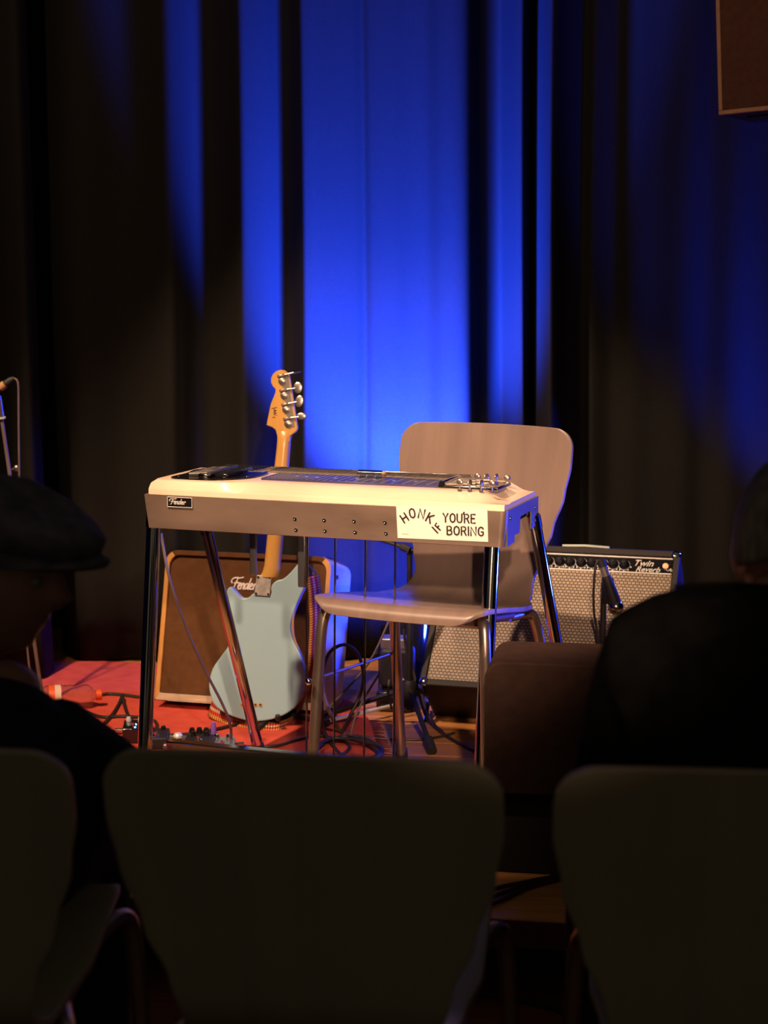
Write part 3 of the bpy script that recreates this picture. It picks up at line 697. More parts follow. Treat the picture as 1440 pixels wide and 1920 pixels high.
for (px, py) in ((484.5, 1082), (506, 1083), (503, 1114), (480.5, 1112.5)):
    x, z = bl(px, py); MB().lathe([(.0035, 0), (.003, .0016), (0, .002)], 10, Matrix.Translation((x, -.004, z)) @ Matrix.Rotation(R(90), 4, 'X')).build('screw', 'chrome', npl)
for px in (455, 467, 479, 488.5):
    x, z = bl(px, 1321.5); MM = Matrix.Translation((x, 0, z)) @ Matrix.Rotation(R(90), 4, 'X')
    fe = MB().lathe([(.0055, -.001), (.0055, .002), (.003, .0022), (.003, -.001)], 14, MM).build('string_ferrule', 'maple', bass)
    MB().lathe([(.0031, 0), (.0031, .0018), (0, .0018)], 10, MM).build('ferrule_hole', 'black', fe)
# woven strap: hangs from the upper horn behind the body and lies in a loop on the rug
inv = M4(bass).inverted()
def ribbon(pts, wid, name, m, parent, n=8):
    P = cr([p for p, w_ in pts], n); Wd = cr([w_ for p, w_ in pts], n); rows = []; mbb = MB(); uv = []; L = 0
    for i, p in enumerate(P):
        if i: L += (P[i]-P[i-1]).length
        w_ = Wd[i].normalized()*wid/2; rows.append([p-w_, p-w_*.33, p+w_*.33, p+w_]); uv.append(L)
    mbb.loft(rows, closed=False, caps=False)
    o_ = mbb.build(name, m, parent, smooth=180, fix=False)
    ul = o_.data.uv_layers.new(name='UVMap')
    for l in o_.data.loops:
        i, j = divmod(l.vertex_index, 4); ul.data[l.index].uv = (uv[i], j/3)
    q = o_.modifiers.new('thickness', 'SOLIDIFY'); q.thickness = .003; q.offset = 0
    return o_
sp1 = [(586, 1080, 4.42), (590, 1110, 4.43), (592, 1160, 4.44), (590, 1210, 4.45), (584, 1270, 4.46)]
pts = [(inv @ at(*p), inv.to_3x3() @ Vector((.62, .78, .05))) for p in sp1]
pts += [(inv @ at(560, 1335, 4.50), inv.to_3x3() @ Vector((.4, .9, .2))), (inv @ fl(520, 1362, .012), inv.to_3x3() @ Vector((0, 1, .25))),
        (inv @ fl(460, 1356, .014), inv.to_3x3() @ Vector((0, 1, .4))), (inv @ fl(420, 1340, .026), inv.to_3x3() @ Vector((.1, .7, .75))), (inv @ fl(396, 1326, .036), inv.to_3x3() @ Vector((.25, .5, .85))), (inv @ fl(404, 1312, .036), inv.to_3x3() @ Vector((.3, .5, .8)))]
ribbon(pts, .050, 'strap', 'strap', bass)
MB().tube(cr([inv @ at(568, 1072, 4.43), inv @ at(576, 1062, 4.44), inv @ at(584, 1070, 4.445), inv @ at(587, 1088, 4.455)], 5), .010, 8, flat=.5).build('strap_end', 'black', bass)
MB().sphere(inv @ at(589.5, 1074, 4.43), .006, 8).build('strap_button', 'chrome', bass)
# stand
gs = thing('guitar_stand', 'low black tripod stand with a bright rod holding the blue bass', 'stand', fl(520, 1345))
o0 = gs.location
def W2(o_): return lambda p: Vector(p)-o0
w2 = W2(gs)
back = at(530, 1300, 4.52)
MB().tube([w2(back+Vector((0, .02, -.04))), w2(at(505, 1128, 4.50))], .009, 10).build('upright', 'black', gs)
for (px, py, h_) in ((612, 1356, .012), (470, 1374, .012), (575, 1318, .012)):
    MB().tube([w2(at(528, 1335, 4.50)), w2(fl(px, py, h_))], .007, 8).build('stand_leg', 'black', gs)
for x in (-1, 1):
    q_ = Vector((-.22+x*.055, 4.40, .222)); MB().tube(cr([w2(q_+Vector((-.01*x, .11, -.002))), w2(q_+Vector((0, .03, -.006))), w2(q_+Vector((.0, -.025, -.004))), w2(q_+Vector((0, -.035, .008)))], 4), .007, 8).build('cradle_arm', 'black_rubber', gs)
MB().tube([w2(fl(613, 1352, .028)), w2(fl(757, 1318, .030))], .0052, 10).build('bright_rod', 'silver_paint', gs)
MB().tube([w2(fl(590, 1362, .022)), w2(fl(616, 1352, .028))], .0085, 10).build('rod_grip', 'black_rubber', gs)

# ------------------------------------------------------------------ floor par lamps
def par(loc, rotz, tilt, label, raised=0.0):
    t = thing('par_lamp', label, 'lamp', loc, (0, 0, rotz), 'blue par lamps on the stage')
    if raised:
        MB().tube([(0, 0, -raised+.02), (0, 0, .004)], .014, 12).build('stand_pole', 'black', t)
        MB().lathe([(0, -raised), (.11, -raised), (.11, -raised+.012), (.02, -raised+.022), (0, -raised+.03)], 24).build('stand_base', 'black', t)
    M_ = Matrix.Translation((0, 0, .115)) @ Matrix.Rotation(R(-tilt), 4, 'X')
    MB().lathe([(.03, -.085), (.052, -.08), (.060, -.04), (.066, .03), (.070, .075), (.063, .075), (.058, .05), (.058, .045)], 24, M_).build('housing', 'black_gloss', t)
    MB().lathe([(.058, .046), (.03, .054), (0, .056)], 20, M_).build('lens', 'par_lens', t)
    for s in (-1, 1):
        MB().box((s*.074, 0, .065), (.004, .026, .13)).build('yoke_arm', 'black', t, bevel=.001)
        kb = MB().lathe([(.014, 0), (.014, .008), (.010, .010), (0, .010)], 16, Matrix.Translation((s*.076, 0, .115)) @ Matrix.Rotation(R(90*s), 4, 'Y')).build('tilt_knob', 'black', t)
        MB().lathe([(.007, .0), (.007, .0115), (0, .0115)], 12, Matrix.Translation((s*.076, 0, .115)) @ Matrix.Rotation(R(90*s), 4, 'Y')).build('knob_screw', 'chrome', kb)
    MB().box((0, 0, .004), (.152, .06, .008)).build('yoke_base', 'black', t, bevel=.002)
    return t
par((.06, 4.80, ZS+.0), R(0), 28, 'small black par lamp on the floor behind the plywood chair, throwing blue upward')
par((1.68, 5.00, ZS+.84), R(80), 100, 'black par lamp raised on a pole beyond the tilted amplifier', .84)
par((.46, 4.97, ZS), R(57), 75, 'added black par lamp hidden on the floor behind the tilted amplifier')  # unseen housing for the added blue lamp
par((1.50, 4.68, ZS), R(0), 10, 'black par lamp on the floor beneath the hung loudspeaker')
par((1.78, 4.21, ZS+.0), R(108), 70, 'black par lamp on the floor at the side of the stage')
# black case with knob beside the tilted amp
fc = thing('power_pack', 'small black box with a round screw knob beside the tilted amplifier', 'box', fl(760, 1335), (0, 0, R(-10)))
MB().box((-.03, .03, .03), (.10, .09, .06)).build('lower_shell', 'black_gloss', fc, bevel=.012, seg=3)
MB().box((-.03, .05, .115), (.09, .07, .11)).build('upper_shell', 'black', fc, bevel=.012, seg=3)
MB().box((-.035, .06, .18), (.08, .06, .03)).build('grey_lid', 'pedal_silver', fc, bevel=.004)
q_ = local(fc, 766, 1284, 'y', .010)
kn = MB().lathe([(.010, 0), (.010, .004), (.007, .006), (.007, .003), (.004, .003), (.004, .006), (0, .006)], 16, Matrix.Translation((q_.x, .014, q_.z)) @ Matrix.Rotation(R(90), 4, 'X')).build('screw_knob', 'silver_paint', fc)
MB().box((q_.x-.022, .012, q_.z+.014), (.018, .003, .004)).build('label_plate', 'silver_paint', fc)

# ------------------------------------------------------------------ microphones and stands
def tri_stand(name, label, base, h_, foot_r, ang0, group=None):
    t = thing(name, label, 'microphone stand', base, (0, 0, 0), group)
    MB().tube([(0, 0, .05), (0, 0, h_)], .008, 12).build('pole', 'black', t)
    MB().lathe([(.016, .06), (.018, .07), (.018, .12), (.012, .13)], 14).build('hub', 'black_rubber', t)
    for k in range(3):
        a_ = R(ang0+120*k); e = Vector((foot_r*math.cos(a_), foot_r*math.sin(a_), .012))
        l_ = MB().tube([(0, 0, .11), e], .007, 8).build('stand_leg', 'black', t)
        d = (e-Vector((0, 0, .11))).normalized(); MB().tube([e-d*.045, e+d*.006], .0125, 10).build('rubber_foot', 'black_rubber', l_)
    return t
# stand before the tilted amp
mp = at(1131, 1160, 4.36)
ms = tri_stand('microphone_stand', 'short black stand holding a microphone before the silver grille', (mp.x, mp.y, ZS), .40, .24, 215)
z_ = at(1131, 1118, 4.36).z-ZS
MB().tube([(0, 0, .39), (0, 0, z_)], .006, 10).build('upper_pole', 'black', ms)
c0 = at(1152, 1128, 4.34); c1 = at(1136, 1076, 4.345); b0 = Vector(ms.location)
mb = MB(); mb.tube(cr([at(1134, 1128, 4.355)-b0, at(1140, 1112, 4.35)-b0, at(1139, 1086, 4.345)-b0], 5), [.013, .014, .015, .017, .017, .017, .018, .018, .017, .016, .015], 12); mb.build('microphone_clip', 'black', ms)
mic = thing('microphone', 'silver-collared microphone clipped before the silver grille amplifier', 'microphone', at(1153, 1132, 4.335))
i0 = Vector(mic.location); ax = [at(1152, 1130, 4.335)-i0, at(1136, 1080, 4.338)-i0, at(1130, 1062, 4.34)-i0, at(1126, 1049, 4.34)-i0]
MB().tube([ax[0], ax[0].lerp(ax[1], .3), ax[1]], [.017, .017, .012], 14).build('barrel', 'black', mic)
MB().tube([ax[1], ax[2]], .0105, 14).build('collar', 'pedal_silver', mic)
MB().tube([ax[2], ax[3]], [.0115, .010], 14).build('plug', 'black_rubber', mic)
MB().sphere(ax[0]-(ax[1]-ax[0]).normalized()*.012, .021, 8).build('grille_ball', 'chrome_dark', mic)
tag(MB().tube(cr([at(1126, 1050, 4.34), at(1120, 1052, 4.338), at(1116, 1066, 4.336), at(1113, 1110, 4.335), at(1114, 1150, 4.34), at(1120, 1190, 4.345), at(1122, 1260, 4.35), at(1115, 1330, 4.35), fl(1080, 1395, .005), fl(1000, 1420, .005)], 7), .0034, 8).build('microphone_cable', 'cable'), 'thin cable drooping from the microphone at the silver grille', 'cable')
# boom stand behind the chair
q0 = at(772, 1130, 4.34); bs = tri_stand('microphone_stand', 'black boom stand with one leg reaching out beside the tilted amplifier', (q0.x-.004, 4.42, ZS), at(770, 1032, 4.42).z-ZS, .25, -78)
b0 = Vector(bs.location)
MB().tube([at(690, 1004, 4.46)-b0, at(745, 1022, 4.43)-b0, at(786, 1036, 4.41)-b0], .0055, 8).build('boom_arm', 'black', bs)
MB().tube([at(752, 1024, 4.42)-b0, at(768, 1031, 4.415)-b0], .011, 10).build('boom_clamp', 'black_rubber', bs)
for p in ((701, 1016), (764, 1034)): MB().sphere(at(*p, 4.41)-b0, .0035, 6).build('clamp_screw', 'chrome', bs)
# stand by the left edge
f0 = fl(82, 1330); top = at(-2, 750, f0.y-.06)
ls = thing('microphone_stand', 'thin slanting microphone stand before the dark left curtain', 'microphone stand', f0)
MB().tube([Vector((0, 0, .01)), top-f0], .0052, 10).build('pole', 'cable_grey', ls)
MB().lathe([(.0, 0), (.085, 0), (.085, .008), (.02, .016), (.008, .03), (0, .03)], 24).build('base', 'black', ls)
d = (top-f0).normalized()
MB().tube([top-f0-d*.045, top-f0+d*.012], .0085, 12).build('grip', 'steel_tube', ls)
MB().tube([top-f0-d*.050, top-f0-d*.045], .0115, 12).build('grip_ring', 'pale_green', ls)
kp = at(31, 878, f0.y-.04); MB().sphere(kp-f0, (.009, .006, .009), 8).build('clamp_knob', 'steel_tube', ls)
MB().tube([kp-f0, at(18, 882, f0.y-.04)-f0], .004, 8).build('clamp_bolt', 'black', ls)
lm = thing('microphone', 'microphone with copper-coloured collar on the slanting left stand', 'microphone', at(-20, 740, f0.y-.07))
i0 = Vector(lm.location); g = [at(px, py, f0.y-.07)-i0 for px, py in ((-60, 748), (-20, 735), (0, 727), (9, 720), (20, 712), (27, 709))]
MB().tube([g[0], g[1], g[2]], [.017, .014, .011], 12).build('barrel', 'black', lm)
MB().tube([g[2], g[3]], .0105, 12).build('collar', 'bare_wood', lm)
MB().tube([g[3], g[4], g[5]], [.009, .008, .005], 12).build('plug', 'black_rubber', lm)
MB().sphere(g[0], .024, 8).build('grille_ball', 'chrome_dark', lm)
MB().tube([at(-8, 742, f0.y-.07)-i0, top+d*.01-i0], .006, 8).build('clip', 'black', lm)
tag(MB().tube(cr([at(26, 709, f0.y-.07), at(32, 714, f0.y-.07), at(34.5, 730, f0.y-.07), at(35, 800, f0.y-.065), at(36, 880, f0.y-.06), at(38, 1000, f0.y-.05), at(50, 1200, f0.y-.03), fl(60, 1330, .01), fl(20, 1345, .006)], 7), .0028, 8).build('microphone_cable', 'cable_grey'), 'thin brown cable hanging from the microphone on the slanting stand', 'cable')

# ------------------------------------------------------------------ bottle
b0 = fl(80, 1312, .036); b1 = fl(190, 1306, .036)
ax = (b1-b0); ax.z = 0
bt = thing('plastic_bottle', 'clear plastic bottle with orange cap and label lying on the red rug', 'bottle', (b0.x, b0.y, ZS+.0085+.033))
qt = ax.to_track_quat('Z', 'Y'); bt.rotation_euler = qt.to_euler()
Lb = ax.length
prof = [(.006, .002), (.026, .0), (.032, .012), (.0325, .05), (.0325, .058), (.0300, .062), (.0325, .067), (.0300, .072), (.0322, .078), (.0300, .083), (.0310, .089), (.026, .098), (.024, .103), (.028, .112), (.031, .126), (.029, .138), (.020, .149), (.012, .154), (.012, .162)]
k = Lb/.176
inn = [(max(.0, r-.0006), z+(.0008 if i == 0 else 0)) for i, (r, z) in enumerate(prof)]
mb = MB(); mb.lathe([(r, z*k) for r, z in prof]+[(r, z*k) for r, z in inn[::-1]], 28); mb.build('shell', 'bottle', bt, smooth=50)
MB().lathe([(.0315, .018*k), (.0331, .018*k), (.0331, .036*k), (.0315, .036*k)], 28).build('label_band', 'orange_plastic', bt)
MB().lathe([(.0315, .0365*k), (.0331, .0365*k), (.0326, .055*k), (.0315, .055*k)], 28).build('label_band', 'label_pale', bt)
MB().lathe([(.0, .160*k), (.0145, .160*k), (.0148, .176*k), (.013, .178*k), (0, .178*k)], 20).build('cap', 'orange_plastic', bt)

# ------------------------------------------------------------------ effect pedals
def pedal(px, py, w_, d_, h_, m, label, rz, knobs, extra=None):
    t = thing('effect_pedal', label, 'effect pedal', fl(px, py, .008), (0, 0, R(rz)), 'effect pedals on the rug')
    MB().box((0, 0, h_/2), (w_, d_, h_)).build('case', m, t, bevel=.004, seg=3)
    for (x, y, mk, r, hh) in knobs:
        MB().lathe([(r, 0), (r, hh*.5), (r*.7, hh), (0, hh)], 14, Matrix.Translation((x, y, h_-.001))).build('knob', mk, t)
    MB().lathe([(.009, 0), (.009, .004), (.005, .005), (.005, .012), (0, .013)], 14, Matrix.Translation((0, -d_*.3, h_-.001))).build('foot_switch', 'chrome', t)
    for s in (-1, 1): MB().tube([(s*w_*.5, d_*.15, h_*.5), (s*(w_*.5+.022), d_*.15, h_*.5)], .006, 10).build('jack_plug', 'chrome', t)
    return t
pd = pedal(252, 1386, .055, .09, .040, 'black_gloss', 'black effect pedal with a glowing blue light on the rug', 5, [(-.015, .03, 'silver_paint', .007, .012), (.015, .03, 'silver_paint', .007, .012)])
MB().sphere((.004, -.020, .041), (.004, .018, .003), 8).build('indicator_light', 'led_blue', pd)
pedal(294, 1396, .060, .10, .030, 'black', 'plain black effect pedal beside the left chrome front leg', 3, [(-.015, .03, 'black_gloss', .007, .012), (.015, .03, 'black_gloss', .007, .012)])
pedal(330, 1400, .050, .09, .018, 'pedal_silver', 'low silver effect pedal with a round switch', -4, [(0, .028, 'silver_paint', .012, .010)])
pedal(376, 1404, .075, .10, .030, 'black', 'black effect pedal with many knobs and one purple knob', -3, [(-.026, .032, 'black_gloss', .008, .016), (-.008, .036, 'black_gloss', .008, .016), (.010, .034, 'black_gloss', .008, .016), (.028, .034, 'purple_knob', .007, .030), (-.02, .012, 'black_gloss', .007, .013), (.014, .014, 'black_gloss', .007, .013)])
pedal(418, 1408, .060, .10, .024, 'pedal_silver', 'silver effect pedal under the hanging grey-brown cable', 4, [(-.016, .032, 'chrome', .007, .012), (.014, .03, 'chrome', .007, .012)])

# ------------------------------------------------------------------ cables on the floor
def cab_px(name, pts, label, r=.0042, m='cable', h_=.0125, n=7):
    P = [fl(p[0], p[1], (p[2] if len(p) > 2 else h_)) for p in pts]
    return tag(MB().tube(cr(P, n), r, 8).build(name, m), label, 'cable')
cab_px('floor_cable', [(186, 1304), (205, 1301), (232, 1303), (262, 1307), (300, 1310), (340, 1318)], 'black cable running from behind the bottle to the brown amplifier', .0048)
cab_px('floor_cable', [(150, 1330), (190, 1344), (230, 1343), (268, 1346), (290, 1352), (294, 1362), (286, 1370), (262, 1374), (225, 1373), (190, 1370)], 'black cable bent into a hairpin around the left chrome leg', .0045)
cab_px('floor_cable', [(196, 1356), (212, 1338), (224, 1318), (229.5, 1304, .022), (232, 1316), (240, 1340), (258, 1360), (285, 1373), (320, 1378), (370, 1374), (420, 1364), (465, 1352), (500, 1350)], 'black cable looped over another and running under the blue bass', .0048)
cab_px('floor_cable', [(300, 1392), (340, 1390), (380, 1386), (420, 1392), (470, 1400), (520, 1398), (560, 1386), (600, 1380), (640, 1388), (655, 1400), (640, 1416), (600, 1428), (560, 1432)], 'black cable from the effect pedals to the coil on the rug', .0040)
coil = []
for k in range(46):
    a_ = k*2*math.pi/13; rx = 62+6*math.sin(k*.7); ry = 24+3*math.cos(k*1.1); coil.append((648+rx*math.cos(a_)+3*math.sin(k), 1408+ry*math.sin(a_), .012+.0022*(k/4)))
cab_px('cable_coil', coil, 'coil of black cable lying on the rug edge under the plywood chair', .0042)
tag(MB().tube(cr([fl(660, 1440, .01), fl(612, 1380, .02), at(604, 1330, 4.24), at(603, 1270, 4.26), at(617, 1225, 4.28), at(645, 1209, 4.30), at(670, 1225, 4.32), at(681, 1262, 4.33), at(676, 1300, 4.33), at(655, 1345, 4.32), fl(640, 1375, .012)], 7), .0046, 8).build('arching_cable', 'cable'), 'stiff black cable arching up beside the plywood chair leg', 'cable')
tag(MB().tube(cr([at(604, 1262, 4.22), at(606, 1300, 4.22), at(618, 1335, 4.21), fl(640, 1372, .012), fl(672, 1386, .012), fl(692, 1398, .01), fl(712, 1425, .006), fl(715, 1460, .006)], 7), .0052, 8).build('floor_cable', 'cable_grey'), 'grey-brown cable falling beside the plywood chair and crossing the rug edge', 'cable')
cab_px('floor_cable', [(655, 1378, .012), (690, 1382, .01), (730, 1386, .005), (790, 1386, .005), (830, 1380, .005), (852, 1374, .005)], 'thin black cable crossing the bare boards beside the rug', .0030)
cab_px('floor_cable', [(790, 1300, .06), (800, 1335, .03), (822, 1368, .006), (850, 1388, .005), (880, 1402, .005), (910, 1416, .005), (960, 1436, .005)], 'black cable running from the tilted amplifier across the boards', .0045)
tag(MB().tube(cr([at(757, 1180, 4.5), at(764, 1230, 4.49), at(776, 1262, 4.47), at(785, 1300, 4.44), fl(800, 1345, .02), fl(830, 1372, .006)], 6), .0036, 8).build('hanging_cable', 'cable'), 'thin black cable hanging in front of the par lamp', 'cable')
for k, (a0, a1, a2) in enumerate([((735, 1150, 4.45), (690, 1245, 4.42), (612, 1330, 4.38)), ((712, 1262, 4.36), (672, 1330, 4.34), (655, 1385, 4.30)), ((730, 1275, 4.40), (728, 1300, 4.38), (735, 1330, 4.36))]):
    P = [at(*a0), at(*a1), at(*a2)]
    if P[2].z < ZS+.006: P[2].z = ZS+.012
    tag(MB().tube(cr(P, 6), .0030, 8).build('slanting_cable', 'cable_grey'), ['taut thin cable slanting down from behind the plywood seat', 'thin cable dropping beside the back leg of the plywood chair', 'short cable hook standing before the par lamp'][k], 'cable')
# cables at the stage lip and on the step
for k, dy in enumerate((0, 13, 26)):
    cab_px('floor_cable', [(880, 1690+dy*.6, .006), (930, 1666+dy, .006), (985, 1654+dy*.45, .006), (1015, 1648+dy*.3, .006), (1060, 1640+dy*.2, .006)], ['black cable at the stage lip, the one farthest from the edge', 'black cable at the stage lip, between two others', 'black cable at the stage lip, the one closest to the edge'][k], .0045)
def f0z(px, py, z):
    d_ = ray(px, py); return Vector((0, 0, CAMH))+d_*((z-CAMH)/d_.z)
tag(MB().tube(cr([f0z(820, 1855, .006), f0z(900, 1862, .006), f0z(980, 1875, .006), f0z(1050, 1893, .006), f0z(1110, 1918, .006), f0z(1180, 1960, .006)], 6), .0065, 8).build('floor_cable', 'cable'), 'thick black cable on the hall floor below the stage', 'cable')

# ------------------------------------------------------------------ box speaker at the stage lip
bq = fl(905, 1640)
bx = thing('stage_speaker', 'dark brown carpeted speaker box with rounded top corner at the stage lip', 'speaker', (bq.x, bq.y, ZS), (0, 0, R(-9)))
hb = at(1000, 1201, 3.31+.20).z-ZS; wb = .34
zm = at(1000, 1490, 3.31).z-ZS
mb = MB().prism(rrect(wb, hb-zm, .035, x0=0, z0=zm, rb=.004), 0, .20); mb.build('upper_case', 'speaker_cloth', bx, bevel=.006)
MB().prism(rrect(wb-.03, zm+.004, .004, x0=.015, z0=0), .02, .19).build('lower_case', 'stage_black', bx, bevel=.003)

# ------------------------------------------------------------------ hung PA speaker
pc = at(1347, 216, 4.5)
pa = thing('pa_speaker', 'brown-fronted loudspeaker with pale edging hung high before the curtain', 'speaker', pc, (R(0), R(-3.2), R(-30)))
pwid, ph, pdp = .42, .62, .34
MB().box((pwid/2, pdp/2+.012, ph/2), (pwid, pdp-.024, ph)).build('cabinet', 'tolex', pa, bevel=.004)
mb = MB(); fr = .011
for (c, d_) in (((pwid/2, .006, fr/2), (pwid, .012, fr)), ((pwid/2, .006, ph-fr/2), (pwid, .012, fr)), ((fr/2, .006, ph/2), (fr, .012, ph-2*fr)), ((pwid-fr/2, .006, ph/2), (fr, .012, ph-2*fr))): mb.box(c, d_)
mb.build('front_edging', 'pa_frame', pa, bevel=.002)
MB().box((pwid/2, .008, ph/2), (pwid-2*fr, .008, ph-2*fr)).build('front_cloth', 'pa_face', pa, smooth=0)
MB().box((.09, .11, -.003), (.09, .05, .008)).build('bottom_socket', 'black', pa, bevel=.002)
MB().box((pwid/2, pdp/2, ph+.012), (.10, .10, .024)).build('bracket', 'pipe', pa, bevel=.003)
MB().tube([(pwid/2, pdp/2, ph+.02), (pwid/2, pdp/2, ph+1.6)], .02, 12).build('hanging_pipe', 'pipe', pa)
# strip of a taller speaker side lit blue beside the tilted amp
# ------------------------------------------------------------------ people
def skin_mesh(nodes, edges, root, sub=2):
    bm = bmesh.new(); lay = bm.verts.layers.skin.verify(); vs = {}
    for k_, (p, r_) in nodes.items():
        v = bm.verts.new(p); v[lay].radius = (r_, r_) if not hasattr(r_, '__len__') else r_; v[lay].use_root = (k_ == root); vs[k_] = v
    for a_, b_ in edges: bm.edges.new((vs[a_], vs[b_]))
    me = bpy.data.meshes.new('tmp'); bm.to_mesh(me); bm.free()
    o_ = bpy.data.objects.new('tmp', me); COL.objects.link(o_)
    o_.modifiers.new('s', 'SKIN').use_smooth_shade = True
    q = o_.modifiers.new('u', 'SUBSURF'); q.levels = sub; q.render_levels = sub
    dg = bpy.context.evaluated_depsgraph_get(); me2 = bpy.data.meshes.new_from_object(o_.evaluated_get(dg))
    bpy.data.objects.remove(o_); return me2
def add_mesh(mb, me, m=0):
    mb.add([v.co.copy() for v in me.vertices], [list(p.vertices) for p in me.polygons], m); bpy.data.meshes.remove(me)
def head_into(mb, c, M3, m=0, s=1.0):
    # faces local -y; x to the side; z up
    n = 26; rings = []
    for i in range(1, n):
        a = math.pi*i/n; ring = []
        for k in range(40):
            b_ = 2*math.pi*k/40; x, y, z = math.sin(a)*math.cos(b_), math.sin(a)*math.sin(b_), -math.cos(a)
            p = Vector((x*.076, y*.096, z*.118))
            if z < 0: p.x *= 1-.28*(-z)**1.3; p.y *= 1-.10*(-z) if y < 0 else 1-.35*(-z)
            g = lambda u, v, su, sv: math.exp(-((x-u)/su)**2-((z-v)/sv)**2)
            if y < 0:
                p.y -= .026*g(0, -.16, .13, .13)+.014*g(0, .05, .11, .2)          # nose
                p.y += .010*(g(.36, .06, .17, .10)+g(-.36, .06, .17, .10))        # eye sockets
                p.y -= .005*g(0, .24, .6, .07)                                    # brow
                p.y -= .007*g(0, -.48, .24, .05)+.006*g(0, -.60, .24, .05)        # lips
                p.y += .006*g(0, -.54, .26, .022)
                p.y -= .012*g(0, -.82, .35, .14)                                  # chin
            ring.append(c+M3 @ (p*s))
        rings.append(ring)
    mb.loft(rings, m=m)
    for sg in (-1, 1):
        mb.sphere(c+M3 @ (Vector((sg*.078, .012, -.005))*s), Vector((.010, .020, .032))*s, 8, M3 @ Matrix.Rotation(R(12*sg), 3, 'Z'), m=m)
        mb.sphere(c+M3 @ (Vector((sg*.030, -.0775, .008))*s), Vector((.0105, .0105, .0105))*s, 8, M3, m=1)
def hand_into(mb, w, d, up, m=0):
    # palm and five unequal, slightly bent fingers; d points along the hand, up is the back of the hand
    d = d.normalized(); up = (up-d*up.dot(d)).normalized(); sd = d.cross(up)
    mb.tube([w-d*.01, w+d*.02, w+d*.06, w+d*.092], [.024, .034, .040, .036], 12, m, flat=.42, up=up)
    for k, (o_, L_) in enumerate(((-.028, .062), (-.009, .076), (.010, .080), (.028, .072))):
        b0 = w+d*.088+sd*o_; mb.tube(cr([b0, b0+d*L_*.4+up*.004, b0+d*L_*.75-up*.012, b0+d*L_*.95-up*.030], 3), [.0092]*5+[.0086]*2+[.0078]*2+[.005], 8, m)
    b0 = w+d*.022+sd*.030; mb.tube(cr([b0, b0+d*.022+sd*.020-up*.006, b0+d*.05+sd*.030-up*.012, b0+d*.068+sd*.030-up*.018], 3), [.013]*4+[.0105]*3+[.0095]*2+[.006], 8, m)
def torso_into(mb, J, k):
    sd = (J['shR']-J['shL']).normalized(); rings = []
    nodes = [('pelvis', .185, .135), ('waist', .175, .125), ('mid', .190, .130), ('chest', .205, .132), ('top', .165, .110), ('neckb', .078, .074)]
    P = dict(J); P['mid'] = J['waist'].lerp(J['chest'], .5); P['top'] = J['chest'].lerp(J['neckb'], .55)
    for i, (n_, a_, b_) in enumerate(nodes):
        t_ = (P[nodes[min(i+1, 5)][0]]-P[nodes[max(i-1, 0)][0]]).normalized(); fw = t_.cross(sd).normalized()
        rings.append([P[n_]+sd*math.cos(q)*a_*k+fw*math.sin(q)*b_*k for q in [2*math.pi*j/20 for j in range(20)]])
    out = []
    for j in range(20):
        out.append(cr([r[j] for r in rings], 4))
    mb.loft([[out[j][i] for j in range(20)] for i in range(len(out[0]))])
